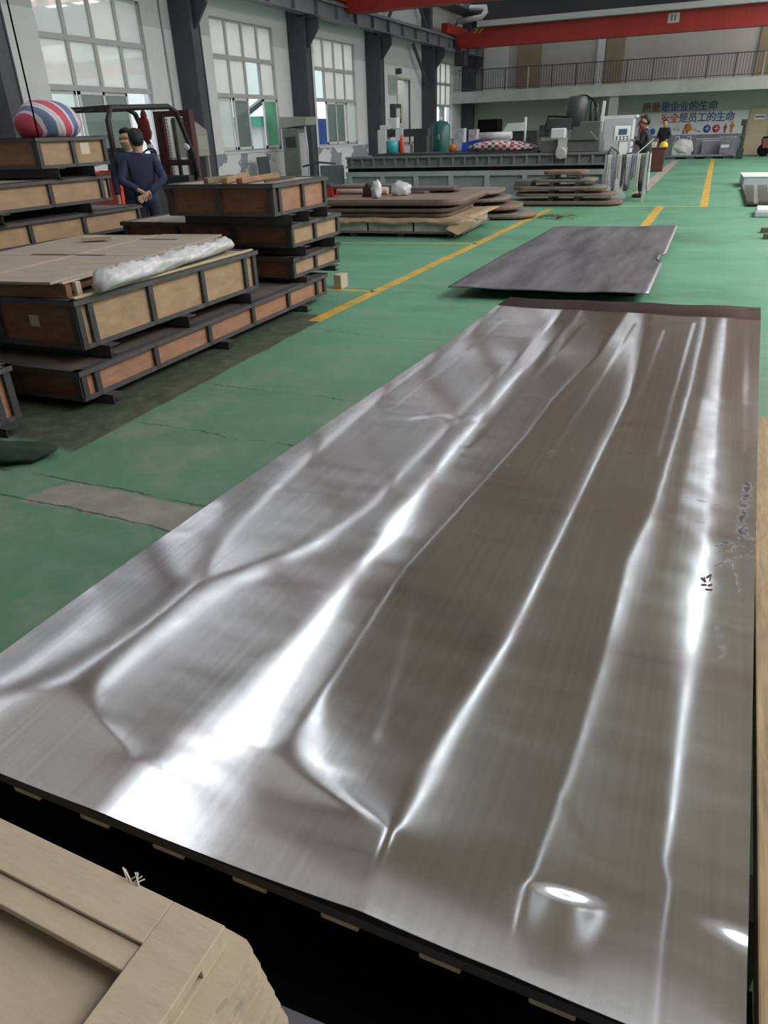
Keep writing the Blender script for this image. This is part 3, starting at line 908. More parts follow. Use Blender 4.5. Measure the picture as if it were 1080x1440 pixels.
for yy in (.95, 2.2, 3.45, 4.7, 5.62):
    box1('bearer', 'dark_steel', -1.40, .30, yy, yy + .1, 0, .284, pal)
M['pale_batten'] = mat('pale_yellow_batten', (.55, .47, .27), .7, noise=.2, nscale=5)
MB().box(-1.42, .40, 5.72, 5.83, .285, .322).build('end_board', 'pale_batten', pal, .003)
low_p = thing('steel_sheet', 'dull dark steel sheet right under the polished plate', 'metal plate', (0, 0, 0))
mb = MB()
lp = [(sheet_edges(.675)[0] + .02, .6625), (.215, .6625), (.36, 5.66), (-1.34, 5.6), (-1.50, 3.0)]
mb.prism(lp, .3095, .3365)
mb.build('sheet_body', mat('dull_dark_steel', (.13, .125, .13), .5, metal=.4, noise=.3, nscale=6), low_p)
base = thing('gap_shade_block', 'added black block painting the shade between polished plate and pale wooden sheets', 'shade block', (0, 0, 0))  # added black block; its colour stands for the shade in the gap
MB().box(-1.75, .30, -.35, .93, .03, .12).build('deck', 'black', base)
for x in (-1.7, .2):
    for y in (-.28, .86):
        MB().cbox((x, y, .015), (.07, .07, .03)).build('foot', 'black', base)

# near crate frames at the lower left
WZ = .50
nf = thing('battened_plywood_sheet', 'pale wooden sheet with battens round a recessed centre, topmost in the near pile', 'wooden panel', (-.505, .488, 0), R(-1.5))
# local frame: x left negative, y towards the photographer negative
def frame_boards(parent, z0, z1, jit=0):
    MB().box(-.75, -.098, -.072, 0, z0, z1).build('long_board', 'crate_wood', parent, .002)
    MB().box(-.098, 0, -.42, 0, z0, z1).build('cross_board', 'crate_wood', parent, .002)
    MB().box(-.75, -.098, -.112, -.0725, z0 - .004, z1 - .007).build('inner_batten', 'crate_wood', parent, .002)
frame_boards(nf, WZ - .018, WZ)
MB().box(-.75, -.002, -.42, -.002, WZ - .048, WZ - .0405).build('panel', 'crate_wood', nf, .001)
MB().box(-.75, -.002, -.06, -.002, WZ - .040, WZ - .0185).build('edge_batten', 'crate_wood', nf, .001)
MB().box(-.05, -.010, -.42, -.062, WZ - .040, WZ - .0185).build('edge_batten', 'crate_wood', nf, .001)
LAY = []
zc = -.0485
for i in range(12):
    th = (.016, .012, .018, .012)[i % 4]
    LAY.append((.036 + .0045 * i + (.004, -.003, .006, 0)[i % 4], .016 + (.003, -.004, .002, -.006)[i % 4], zc, th))
    zc -= th + .001
for i, (dx, dy, zt, th) in enumerate(LAY):
    t = thing('plywood_sheet', 'rough-edged pale wooden panel in the pile by the black gap, layer %s from the top' % (['second', 'third', 'fourth', 'fifth', 'sixth', 'seventh', 'eighth', 'ninth', 'tenth', 'eleventh', 'twelfth', 'thirteenth'][i]), 'wooden panel', (-.505, .488, 0), R(-1.5), 'wooden panels piled by the black gap')
    p = [(-.75, dy), (dx - .05, dy), (dx - .02, dy - .002), (dx - .004, dy - .010), (dx, dy - .025)]
    r2 = random.Random(40 + i)
    for q in range(14):
        p.append((dx + r2.uniform(-.004, .002), dy - .06 - q * .022))
    p += [(dx, -.42), (-.75, -.42)]
    MB().prism(p, WZ + zt - th + .0005, WZ + zt).build('board', 'crate_wood', t)
sup = thing('timber_block', 'dark timber block carrying the pale wooden sheets', 'timber', (-.505, .488, 0), R(-1.5))
MB().box(-.72, 0, -.40, -.03, .121, WZ + zc).build('block', 'dark_steel', sup)
sh = MB()
for k in range(7):
    r2 = random.Random(k)
    a = r2.uniform(0, PI)
    sh.bar((-.19 + .004 * k, -.002, WZ + .001), (-.19 + .004 * k + .016 * math.cos(a), .004 + .006 * math.sin(a), WZ + .004 + .012 * r2.random()), .0022, .001)
tag(sh.build('wood_splinter', mat('white_splinter', (.68, .64, .55), .8), None, 0, (-.505, .488, 0), R(-1.5)), 'tuft of white splinters on the far edge of the topmost pale wooden sheet', 'splinter')
gs = thing('steel_offcut', 'grey steel sheet on the added black block beside the pale wooden sheets', 'metal plate', (0, 0, 0))
MB().prism([(-.496, .521), (.25, .548), (.25, -.2), (-.39, -.2), (-.39, .44), (-.496, .44)], .24, .255).build('sheet', mat('grey_purple_steel', (.13, .125, .15), .45, metal=.5), gs)
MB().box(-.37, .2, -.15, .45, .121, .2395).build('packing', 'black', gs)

# second plate lying on the floor behind
p2 = thing('steel_plate', 'dark matte steel plate with a bitten edge lying on the green floor', 'metal plate', (0, 0, 0))
def plate_two():
    m = bpy.data.materials.new('scuffed_steel')
    m.use_nodes = True
    nt = m.node_tree; N, L = nt.nodes.new, nt.links.new
    b = nt.nodes['Principled BSDF']; b.inputs['Metallic'].default_value = .75
    tc = N('ShaderNodeTexCoord')
    mp = N('ShaderNodeMapping'); mp.inputs['Scale'].default_value = (2.6, .35, 1); L(tc.outputs['Object'], mp.inputs[0])
    n = N('ShaderNodeTexNoise'); n.inputs['Scale'].default_value = 1.6; n.inputs['Detail'].default_value = 8; n.inputs['Roughness'].default_value = .65; L(mp.outputs[0], n.inputs[0])
    cr = N('ShaderNodeValToRGB')
    cr.color_ramp.elements[0].position = .35; cr.color_ramp.elements[0].color = (.13, .125, .145, 1)
    cr.color_ramp.elements[1].position = .68; cr.color_ramp.elements[1].color = (.33, .32, .345, 1)
    L(n.outputs[0], cr.inputs[0]); L(cr.outputs[0], b.inputs['Base Color'])
    b.inputs['Roughness'].default_value = .42
    return m
M['plate2'] = plate_two()
NX, NY = 40, 90
vv, ff = [], []
ca, cb, cc, cd = Vector((-2.40, 7.20)), Vector((-.44, 7.33)), Vector((-.475, 12.66)), Vector((-2.33, 12.35))
for j in range(NY + 1):
    for i in range(NX + 1):
        u, v = i / NX, j / NY
        p = (ca * (1 - u) + cb * u) * (1 - v) + (cd * (1 - u) + cc * u) * v
        notch = .09 * math.exp(-((p.y - 9.55) / .28) ** 4) if i == NX else 0
        h = .004 * math.sin(u * 17 + .5 * math.sin(v * 5)) + .005 * math.sin(u * 7 + 1) + .006 * math.sin(v * 6 + u * 2)
        h += -.05 * max(0, 1 - v * 16) * max(0, 1 - u * 3) * 0
        vv.append((p.x - notch, p.y, .115 + h))
for j in range(NY):
    for i in range(NX):
        a = j * (NX + 1) + i
        ff.append((a, a + 1, a + NX + 2, a + NX + 1))
top = MB().add(vv, ff, smooth=True)
to = top.build('plate_face', 'plate2', p2)
so = to.modifiers.new('thickness', 'SOLIDIFY'); so.thickness = .012; so.offset = -1
for k, yy in enumerate((7.75, 9.4, 11.0, 12.1)):
    MB().box(-2.2, -.6, yy, yy + .1, 0, .088).build('support', 'black', p2)

# ------------------------------------------------------------------ steel framed crates
def crate(label, corner, z0, Lx, Wy, zt, skid, ypos, front='ply_brown_shaded', side='ply', lid='lid_dark', rz=0, xpos=None, skids=None, group='steel framed crates stacked by the yellow lane line', light_edge=False, paper=()):
    t = thing('shipping_crate', label, 'crate', (corner[0], corner[1], z0), rz, group)
    H = zt - z0
    s = skid
    r = .036
    e = .02
    rim = MB()
    for (x0, x1, y0, y1) in ((-Lx - e, e, -e, -e + .006), (-Lx - e, e, Wy + e - .006, Wy + e), (e - .006, e, -e, Wy + e), (-Lx - e, -Lx - e + .006, -e, Wy + e)):
        rim.box(x0, x1, y0, y1, H - r, H)
    for (x0, x1, y0, y1) in ((-Lx - e, e, -e, .03), (-Lx - e, e, Wy - .03, Wy + e), (-.03, e, -e, Wy + e), (-Lx - e, -Lx + .03, -e, Wy + e)):
        rim.box(x0, x1, y0, y1, H - .005, H + .001)
    rim.build('top_rim', 'rail_steel', t)
    bot = MB()
    for (x0, x1, y0, y1) in ((-Lx, 0, 0, .008), (-Lx, 0, Wy - .008, Wy), (-.008, .004, 0, Wy), (-Lx, -Lx + .008, 0, Wy)):
        bot.box(x0, x1, y0, y1, s, s + .03)
    bot.build('bottom_rail', 'rail_steel', t)
    i = .022
    box1('side_panel', side, -i - .01, -i, i, Wy - i, s + .005, H - .006, t)
    box1('side_panel', front, -Lx + i, -i, i, i + .01, s + .005, H - .006, t)  # front panel, its shade put into a darker colour
    box1('side_panel', side, -Lx + i, -Lx + i + .01, i, Wy - i, s + .005, H - .006, t)
    box1('side_panel', front, -Lx + i, -i, Wy - i - .01, Wy - i, s + .005, H - .006, t)
    box1('floor_board', front, -Lx + i, -i, i, Wy - i, s, s + .012, t)
    box1('lid_board', lid, -Lx, 0, 0, Wy, H - .014, H - .0055, t)
    if light_edge:
        box1('lid_edge_batten', 'pale_batten', -.038, -.004, .02, Wy - .02, H + .0015, H + .012, t)
    for y in ypos:
        MB().box(-.022, .006, y - .024, y + .024, s, H - r).build('post', 'dark_steel', t, .002)
        MB().box(-Lx - .006, -Lx + .022, y - .024, y + .024, s, H - r).build('post', 'dark_steel', t, .002)
    n = max(2, int(round(Lx / .62)))
    xs = xpos or [-.03] + [-Lx * k / n for k in range(1, n)] + [-Lx + .03]
    for x in xs:
        MB().box(x - .024, x + .024, -.006, .022, s, H - r).build('post', 'dark_steel', t, .002)
        MB().box(x - .024, x + .024, Wy - .022, Wy + .006, s, H - r).build('post', 'dark_steel', t, .002)
    for y in (skids if skids is not None else (.12, Wy / 2, Wy - .2)):
        c = MB()
        # C channel lying along x, open to the far side, end showing past the crate
        x0, x1 = -Lx + .05, .085
        c.box(x0, x1, y, y + .005, 0, s).box(x0, x1, y, y + .095, 0, .006).box(x0, x1, y, y + .095, s - .006, s)
        c.build('skid', 'dark_steel', t)
    for (x, z, w, h) in paper:
        MB().box(x, x + w, i - .002, i - .0004, z, z + h).build('paper_label', 'paper_label', t)
    return t

# front stack: a long low crate with a deeper one on it
c1 = crate('long low steel framed crate with orange sides at the bottom of the front stack', (-3.555, 3.26), 0, 2.3, 3.56, .268, .062, (.03, .15, .76, 1.44, 2.11, 2.76, 3.36, 3.53), side='ply_red', lid='lid_dark', rz=R(1.1), skids=(.16, 1.55, 2.95))
c2 = crate('deep steel framed crate with tan sides under the plywood sheets and plastic roll', (-3.63, 3.42), .2695, 2.15, 2.15, .672, .082, (.025, .13, .73, 1.36, 1.98, 2.125), front='ply_brown_shaded', side='ply', lid='lid', skids=(.14, 1.0, 1.88), rz=R(.4), light_edge=True, paper=((-.44, .21, .08, .075), (-1.05, .10, .09, .09)))
# stack behind it
d1 = crate('low crate, second from the bottom of the stack whose top carries timbers', (-3.64, 6.20), .270, 1.95, 1.03, .512, .05, (.025, .49, 1.0), side='ply', lid='lid_dark', skids=(.1, .75), rz=R(1))
d2 = crate('wide crate with a pale lid just below the crate carrying timbers', (-3.64, 6.22), .5135, 1.98, 1.06, .812, .085, (.025, .50, 1.03), side='ply', lid='lid', skids=(.1, .75), rz=R(1), paper=())
d3 = crate('crate with loose timbers on its lid at the top of its stack', (-3.64, 5.95), .8135, 1.15, 1.08, 1.175, .09, (.025, .13, .58, 1.05), side='ply_red', front='ply_brown_shaded', lid='lid', skids=(.16, .5, .9), rz=R(1))
# stack at the far left by the wall
GA = 'steel framed crates stacked at the left by the striped bag'
a5 = crate('crate at the floor of the left stack under the striped bag', (-6.0, 4.9), 0, 1.3, 1.9, .325, .06, (.03, .6, 1.2, 1.87), side='ply_red', group=GA)
a4 = crate('second crate from the floor in the left stack under the striped bag', (-5.98, 4.9), .3265, 1.3, 1.9, .63, .06, (.03, .6, 1.2, 1.87), side='ply_red', group=GA)
a3 = crate('long crate with three tan panels, third from the top under the striped bag', (-5.95, 4.55), .6315, 1.35, 2.32, .915, .05, (.03, .75, 1.45, 2.29), side='ply', group=GA, lid='lid_dark')
a2 = crate('crate with a pale lid directly below the top crate of the left stack', (-5.95, 4.85), .9165, 1.35, 1.62, 1.245, .08, (.03, .8, 1.5), side='ply', group=GA, lid='lid', skids=(.1, 1.2))
a1 = crate('topmost crate of the left stack with striped bag lying on it', (-5.97, 5.62), 1.2465, 1.35, .93, 1.605, .09, (.025, .46, .90), side='ply', front='ply_red', group=GA, lid='lid_dark', skids=(.12, .6))
MB().box(-.0215, -.0212, .58, .70, .20, .30).build('paper_label', mat('pale_label', (.62, .56, .42), .8), a1)
cb_ = crate('crate with orange end at the left edge, nearest the camera of the stacks', (-3.76, 1.35), 0, 1.5, 1.58, .385, .05, (.025, .5, 1.0, 1.45, 1.555), side='ply_red', lid='lid_dark')
tag(cb_, group='steel framed crates stacked by the yellow lane line')
# cardboard corner peeping out behind the low crates
tag(MB().box(-.09, 0, -.02, .16, 0, .15).build('wood_offcut', 'ply_pale', None, .002, (-3.72, 7.38, .0)), 'pale wooden offcut standing behind the low crates by the yellow line', 'offcut')

# load on the deep crate: frame, boards, roll
wf = thing('open_packing_crate', 'low wooden packing frame on the deep crate under the plywood boards', 'wooden frame', (-3.76, 3.50, .6755), R(7))
for y in (0, .95, 1.9):
    MB().box(-1.5, 0, y, y + .05, 0, .085).build('cross_batten', 'timber', wf, .002)
for x in (-.05, -.8, -1.5):
    MB().box(x, x + .05, .051, 1.899, .02, .085).build('long_batten', 'ply_brown_shaded', wf)
MB().box(-.16, .045, -.06, 2.0, .086, .097).build('top_board', 'ply_pale', wf, .001)
for y in (.02, .95, 1.9):
    MB().box(.0505, .075, y, y + .05, 0, .0855).build('block', 'ply_pale', wf, .001)
MB().box(-1.5, .05, -.05, -.001, .0, .08).build('end_board', 'ply_brown_shaded', wf)
pb = thing('plywood_board', 'flat tan plywood boards with a battened joint on top of the deep crate', 'board', (-3.72, 3.36, .7735), R(7))
for (x0, x1, y0, y1) in ((-.60, 0, 0, 1.04), (-.60, 0, 1.05, 2.27), (-1.42, -.61, 0, .98), (-1.42, -.61, .99, 2.2), ):
    MB().box(x0, x1, y0, y1, 0, .016).build('board', 'lid', pb, .002)
MB().box(-1.0, -.35, 1.02, 1.065, .0165, .02).build('joint_strip', 'lid_dark', pb)
MB().box(-.64, -.58, -.0, 2.2, .0165, .019).build('joint_strip', 'ply_pale', pb)
MB().box(-.62, -.25, 1.9, 1.94, .0165, .02).build('joint_strip', 'lid_dark', pb)
bp = thing('plywood_board', 'bent pale board end sticking up behind the flat plywood boards', 'board', (-4.95, 4.9, .80), R(30))
MB().prism([(0, 0), (.25, .02), (.16, .12), (.02, .1)], 0, .03).build('board', 'ply_pale', bp)
# roll in plastic film
rl = thing('wrapped_roll', 'long roll wrapped in crinkled clear plastic lying along the deep crate', 'roll', (0, 0, 0))
vs_, fs_ = [], []
n = 22; mseg = 60
r3 = random.Random(5)
for j in range(mseg + 1):
    t = j / mseg
    c = Vector((-3.575, 3.60, .735)).lerp(Vector((-3.845, 5.50, .738)), t)
    rad = .066 * (1 - .25 * t) * (1 if .03 < t < .97 else .55)
    rad += .005 * math.sin(j * 2.1) + .004 * math.sin(j * .7)
    c.z = .686 + rad * .98
    for k in range(n):
        a = 2 * PI * k / n
        rr = rad * (1 + .10 * math.sin(3 * a + j * .25) + .06 * math.sin(7 * a - j * .6))
        rr = min(rr, rad * 1.0 if math.sin(a) < -.5 else rr)
        vs_.append((c.x + rr * 1.35 * math.cos(a), c.y, c.z + max(rr * math.sin(a), -rad * .97)))
for j in range(mseg):
    for k in range(n):
        a, b = j * n + k, j * n + (k + 1) % n
        fs_.append((a, b, b + n, a + n))
fs_.append(tuple(reversed(range(n)))); fs_.append(tuple(mseg * n + k for k in range(n)))
MB().add(vs_, fs_, smooth=True).build('film_wrap', 'plastic_white', rl)

# timbers on the top crate
TB = [((-4.36, 5.98), (-4.42, 6.5), .05, .05, 'short olive timber behind the two longer timbers on the crate lid', (.22, .18, .10)),
      ((-4.14, 5.96), (-4.48, 6.86), .055, .05, 'squared timber lying in the middle of the three on the crate lid', (.40, .27, .14)),
      ((-3.98, 5.96), (-4.12, 6.86), .065, .045, 'broad rough timber nearest the lane on the crate lid', (.36, .22, .10)),
      ((-3.80, 6.1), (-3.86, 6.75), .02, .02, 'thin dark stick nearest the edge of the crate lid with timbers', (.10, .07, .05))]
for i, (a, b, w, h, lab, col) in enumerate(TB):
    m = mat('timber_grain', col, .8, noise=.45, nscale=9, stretch=(3, .7, 3))
    o = MB().bar((*a, 1.1762 + h / 2), (*b, 1.1762 + h / 2 + .001), w, h).build('timber', m, None, .006)
    tag(o, lab, 'timber', 'loose timbers on the top crate')

# striped bag on the left stack
def striped():
    m = mat('striped_tarpaulin', (.5, .5, .5), .6)
    nt = m.node_tree; N, L = nt.nodes.new, nt.links.new
    tc = N('ShaderNodeTexCoord'); sp = N('ShaderNodeSeparateXYZ'); L(tc.outputs['Object'], sp.inputs[0])
    ad = N('ShaderNodeMath'); ad.operation = 'MULTIPLY_ADD'; L(sp.outputs['Y'], ad.inputs[0]); ad.inputs[1].default_value = 3.4
    k2 = N('ShaderNodeMath'); k2.operation = 'MULTIPLY'; L(sp.outputs['Z'], k2.inputs[0]); k2.inputs[1].default_value = 1.2; L(k2.outputs[0], ad.inputs[2])
    fr = N('ShaderNodeMath'); fr.operation = 'FRACT'; L(ad.outputs[0], fr.inputs[0])
    cr = N('ShaderNodeValToRGB'); cr.color_ramp.interpolation = 'CONSTANT'
    e = cr.color_ramp.elements
    e[0].position = 0; e[0].color = (.52, .07, .12, 1)
    e[1].position = .26; e[1].color = (.62, .58, .60, 1)
    for p, c in ((.36, (.13, .17, .30, 1)), (.64, (.62, .58, .60, 1)), (.74, (.45, .42, .44, 1)), (.80, (.62, .58, .60, 1)), (.9, (.52, .07, .12, 1))):
        k = e.new(p); k.color = c
    L(fr.outputs[0], cr.inputs[0]); L(cr.outputs[0], nt.nodes['Principled BSDF'].inputs['Base Color'])
    return m
bag = MB().blob((0, 0, .165), (.30, .34, .21), 4, .05, 26, 16).build('tarpaulin_bag', striped(), None, 0, (-6.52, 6.36, 1.6535))
tag(bag, 'red, white and blue striped tarpaulin bag on the left crate stack', 'bag')
bag.location.z = 1.6065 - min((bag.matrix_basis.to_3x3() @ v.co).z for v in bag.data.vertices)
# hanging cable
tag(MB().tube([(0, 0, 0), (0, 0, 6.88)], .008, 6).build('hanging_cable', 'black', None, 0, (-5.955, 5.66, 1.61)), 'thin dark cable hanging down to the corner of the topmost left crate', 'cable')

dg = MB().blob((0, 0, .03), (.26, .14, .045), 17, .22, 24, 12)  # small dark green lump low on the floor
o = dg.build('dark_green_lump', mat('dark_green_matte', (.012, .03, .018), .95), None, 0, (-3.42, 2.52, 0), R(20))
o.location.z = .001 - min(v.co.z for v in o.data.vertices)
tag(o, 'dark green lump lying on the floor at the left edge near the small crate end', 'cloth')  # cloth is only a guess for this lump
# ------------------------------------------------------------------ people
def skin_obj(name, verts, edges, radii, material, parent, root=0, sub=2):
    me = bpy.data.meshes.new(name)
    me.from_pydata([tuple(v) for v in verts], edges, [])
    o = bpy.data.objects.new(name, me)
    COL.objects.link(o)
    o.parent = parent
    me.materials.append(M[material] if isinstance(material, str) else material)
    s = o.modifiers.new('skin', 'SKIN')
    for i, r in enumerate(radii):
        d = me.skin_vertices[0].data[i]
        d.radius = r if isinstance(r, tuple) else (r, r)
        d.use_root = (i == root)
    s.use_smooth_shade = True
    sb = o.modifiers.new('subdivision', 'SUBSURF')
    sb.levels = sub; sb.render_levels = sub
    return o


class Fig:
    def __init__(self):
        self.v, self.e, self.r = [], [], []

    def p(self, co, r, prev=None):
        self.v.append(Vector(co)); self.r.append(r)
        i = len(self.v) - 1
        if prev is not None:
            self.e.append((prev, i))
        return i


def hand(f, wrist_i, wrist, direction, palm, side):
    """palm and five bent fingers; direction: along the forearm, palm: where the palm looks"""
    d = Vector(direction).normalized(); pn = Vector(palm).normalized()
    w = d.cross(pn).normalized() * side
    wrist = Vector(wrist)
    pm = f.p(wrist + d * .045, .026, wrist_i)
    pk = f.p(wrist + d * .085, .024, pm)
    for k, (off, ln) in enumerate(((-.030, .062), (-.010, .074), (.011, .070), (.031, .054))):
        a = f.p(wrist + d * .095 + w * off, .010, pk)
        b = f.p(wrist + d * (.095 + ln * .55) + w * off * 1.1 + pn * .010, .0085, a)
        f.p(wrist + d * (.095 + ln * .9) + w * off * 1.1 + pn * .034, .0075, b)
    a = f.p(wrist + d * .055 - w * .038 + pn * .012, .011, pm)
    f.p(wrist + d * .088 - w * .052 + pn * .024, .009, a)


def person(label, loc, rz, arms, lean=(0, 0), head_yaw=0, jacket='navy', legs='navy_dark', h=1.66, legpose=((.10, 0), (-.10, 0)), collar=None, hair=True):
    """figure looks along local +y; arms: {'L': (elbow, wrist, palm), 'R': ...} in local metres"""
    t = thing('person', label, 'person', loc, rz)
    k = h / 1.70
    V3 = lambda x, y, z: Vector((x * k, y * k, z * k))
    lx, ly = lean
    pel = V3(0, 0, .92); wst = V3(lx * .3, ly * .3, 1.06); chs = V3(lx * .7, ly * .7, 1.27); nck0 = V3(lx, ly, 1.415); nck = V3(lx, ly + .01, 1.465)
    hy = R(head_yaw)
    fwd = Vector((-math.sin(hy), math.cos(hy), 0)); rgt = Vector((math.cos(hy), math.sin(hy), 0))
    jaw = nck + fwd * .03 * k + Vector((0, 0, .055 * k)); crn = nck + fwd * .008 * k + Vector((0, 0, .145 * k)); topv = nck + Vector((0, 0, .205 * k))
    f = Fig()
    ip = f.p(pel, (.13 * k, .10 * k)); iw = f.p(wst, (.125 * k, .09 * k), ip); ic = f.p(chs, (.145 * k, .10 * k), iw); in0 = f.p(nck0, .07 * k, ic); inn = f.p(nck, .052 * k, in0)
    ij = f.p(jaw, .086 * k, inn); icr = f.p(crn, .112 * k, ij); f.p(topv, .080 * k, icr)
    f.p(jaw + fwd * .088 * k + Vector((0, 0, .035 * k)), .013 * k, ij)          # nose
    for s in (1, -1):
        f.p(crn + rgt * s * .088 * k - Vector((0, 0, .035 * k)), .014 * k, icr)  # ears
    g = Fig()                                                                   # jacket
    gb = g.p(pel - V3(0, 0, .12), (.185 * k, .145 * k)); gp = g.p(pel - V3(0, 0, .0), (.185 * k, .145 * k), gb); gw = g.p(wst, (.18 * k, .14 * k), gp); gc = g.p(chs, (.19 * k, .14 * k), gw); gn = g.p(nck0 + V3(0, 0, -.01), .075 * k, gc); g.p(nck0 + V3(0, -.005, .05), .072 * k, gn)
    for sd, s in (('L', -1), ('R', 1)):
        sh = V3(lx + s * .175, ly, 1.375)
        el, wr, pm = arms[sd]
        el, wr = Vector(el) * k, Vector(wr) * k
        i1 = f.p(sh, .052 * k, ic); i2 = f.p(el, .040 * k, i1); i3 = f.p(wr, .027 * k, i2)
        hand(f, i3, wr, wr - el, pm, s)
        j1 = g.p(sh, .078 * k, gc); jm = g.p((sh + el) / 2, .068 * k, j1); j2 = g.p(el, .062 * k, jm); g.p(el.lerp(wr, .92), .048 * k, j2)
    q = Fig()                                                                   # trousers
    qw = q.p(wst - V3(0, 0, .04), (.12 * k, .085 * k)); qp = q.p(pel - V3(0, 0, .02), (.14 * k, .11 * k), qw)
    feet = []
    for s, (fx, fy) in zip((1, -1), legpose):
        hip = V3(s * .09, 0, .86); kn = V3(fx, fy * .5 + .02, .48); an = V3(fx, fy, .09)
        a = f.p(hip, .085 * k, ip); b = f.p(kn, .056 * k, a); c = f.p(an, .038 * k, b); f.p(an + V3(0, .12, -.05), .03 * k, c)
        a = q.p(hip, .105 * k, qp); b = q.p(kn, .078 * k, a); q.p(an + V3(0, 0, .02), .066 * k, b)
        feet.append(an)
    skin_obj('body', f.v, f.e, f.r, 'skin', t)
    skin_obj('jacket', g.v, g.e, g.r, jacket, t)
    skin_obj('trousers', q.v, q.e, q.r, legs, t)
    for an in feet:
        MB().lathe([(.001, 0), (.048, .004), (.052, .03), (.045, .07), (.04, .11)], 12, (an.x, an.y, 0)).blob((an.x, an.y + .09 * k, .035), (.05, .10, .05), 1, 0).build('shoe', 'shoe', t)
    if hair:
        hb = MB().blob((0, 0, 0), (.098 * k, .106 * k, .102 * k), 2, .03, 20, 14, flat=False)
        keep = []
        m = Matrix.Translation(crn - fwd * .012 * k + Vector((0, 0, .022 * k))) @ Matrix.Rotation(hy, 4, 'Z')
        hb.v = [tuple(m @ Vector((x, y if y < .03 else .03 + (y - .03) * (.45 if z < .045 else 1.0), z - .03 * max(0, min(1, -y / .05)) if y < -.015 else max(z, .035)))) for x, y, z in hb.v]
        hb.build('hair', 'hair', t)
    for s in (1, -1):
        e = jaw + fwd * .072 * k + rgt * s * .032 * k + Vector((0, 0, .07 * k))
        MB().blob(tuple(e), (.008 * k, .008 * k, .006 * k), 0, 0, 8, 6, flat=False).build('eye', 'hair', t)
    return t

# worker seen from behind, hands clasped behind the back
person('person in navy workwear seen from behind, hands clasped behind the back', (-6.86, 8.07, 0), R(38),
       {'L': ((-.27, -.10, 1.12), (-.05, -.19, 1.00), (0, -1, 0)), 'R': ((.27, -.10, 1.12), (.04, -.22, .97), (0, -1, 0))}, lean=(0, .03), head_yaw=12, h=1.66)
person('person in navy workwear facing the camera beside the red bin', (-7.44, 8.57, 0), R(215),
       {'L': ((-.25, .0, 1.12), (-.24, .10, .88), (1, 0, 0)), 'R': ((.25, .0, 1.12), (.24, .08, .87), (-1, 0, 0))}, head_yaw=-20, h=1.68)
person('person in dark jacket working at the milling machine control panel', (-1.64, 19.15, 0), R(83),
       {'L': ((-.22, .10, 1.14), (-.14, .26, 1.20), (0, 0, -1)), 'R': ((.22, .08, 1.12), (.16, .25, 1.10), (0, 0, -1))}, lean=(0, .08), head_yaw=10, jacket='black_cloth', h=1.68)
person('person in black standing by the slogan wall behind the brown desk', (-2.25, 33.0, 0), R(160),
       {'L': ((-.25, -.02, 1.12), (-.20, .14, .98), (1, 0, 0)), 'R': ((.25, -.02, 1.12), (.20, .12, 1.0), (-1, 0, 0))}, head_yaw=20, jacket='black_cloth', h=1.62)
# ------------------------------------------------------------------ forklift, bin and wall equipment
M['lift_dark'] = mat('forklift_dark', (.018, .018, .02), .5)
M['mast_red'] = mat('forklift_mast_rust', (.085, .028, .028), .6, noise=.4, nscale=10)
fl = thing('forklift', 'dark forklift with overhead guard parked by the window behind the workers', 'forklift', (-9.6, 11.35, 0), 0)
W2 = .52
cw = MB()
m4 = Matrix.Rotation(PI / 2, 4, 'Z') @ Matrix.Rotation(PI / 2, 4, 'X')
cw.prism([(-1.25, .30), (-1.25, .75), (-1.05, 1.02), (-.25, 1.02), (-.1, .62), (.55, .58), (.62, .95), (.78, .95), (.80, .30)], -W2, W2, m4)
cw.build('chassis', 'lift_dark', fl, .03)
gd = MB()
for s in (-1, 1):
    gd.tube([(s * .46, -1.2, .9), (s * .46, -1.18, 1.85), (s * .46, -1.08, 2.02), (s * .46, .38, 2.06), (s * .46, .58, 1.98), (s * .46, .92, 1.3), (s * .46, .95, .9)], .045, 8)
for y in (-1.05, -.75, -.45, -.15, .15, .40):
    gd.bar((-.46, y, 2.04), (.46, y, 2.05), .05, .03)
gd.build('overhead_guard', 'lift_dark', fl)
ms = MB()
for s in (-1, 1):
    ms.box(s * .36 - .05, s * .36 + .05, 1.02, 1.16, .05, 2.02).box(s * .27 - .035, s * .27 + .035, 1.05, 1.13, .08, 1.98)
for z in (.35, 1.15, 1.97):
    ms.box(-.38, .38, 1.03, 1.08, z - .05, z + .05)
ms.build('mast', 'mast_red', fl)
ch = MB()
for s in (-.18, .18):
    for k in range(26):
        ch.cbox((s, 1.10, .5 + k * .055), (.028, .02, .045))
ch.build('lift_chain', mat('chain_grey', (.35, .34, .34), .5), fl)
MB().lathe([(.035, .3), (.035, 1.9)], 10, (0, 1.06, 0)).build('lift_cylinder', 'lift_dark', fl)
fk = MB()
for s in (-.25, .25):
    fk.box(s - .06, s + .06, 1.18, 1.22, .08, .6).box(s - .06, s + .06, 1.18, 2.1, .06, .10)
fk.box(-.48, .48, 1.165, 1.185, .3, .38).build('fork', 'lift_dark', fl)
MB().cbox((0, -.35, .92), (.5, .5, .14)).cbox((0, -.58, 1.2), (.48, .12, .5), (R(-10), 0, 0)).build('seat', 'lift_dark', fl, .04)
MB().tube([(0, .45, .95), (0, .22, 1.25)], .025, 8).build('steering_column', 'lift_dark', fl)
for k in range(1):
    ring = [(.17 * math.cos(a), .20 + .10 * math.sin(a), 1.27 + .14 * math.sin(a)) for a in [2 * PI * i / 20 for i in range(21)]]
    MB().tube(ring, .015, 6, caps=False).build('steering_wheel', 'lift_dark', fl)
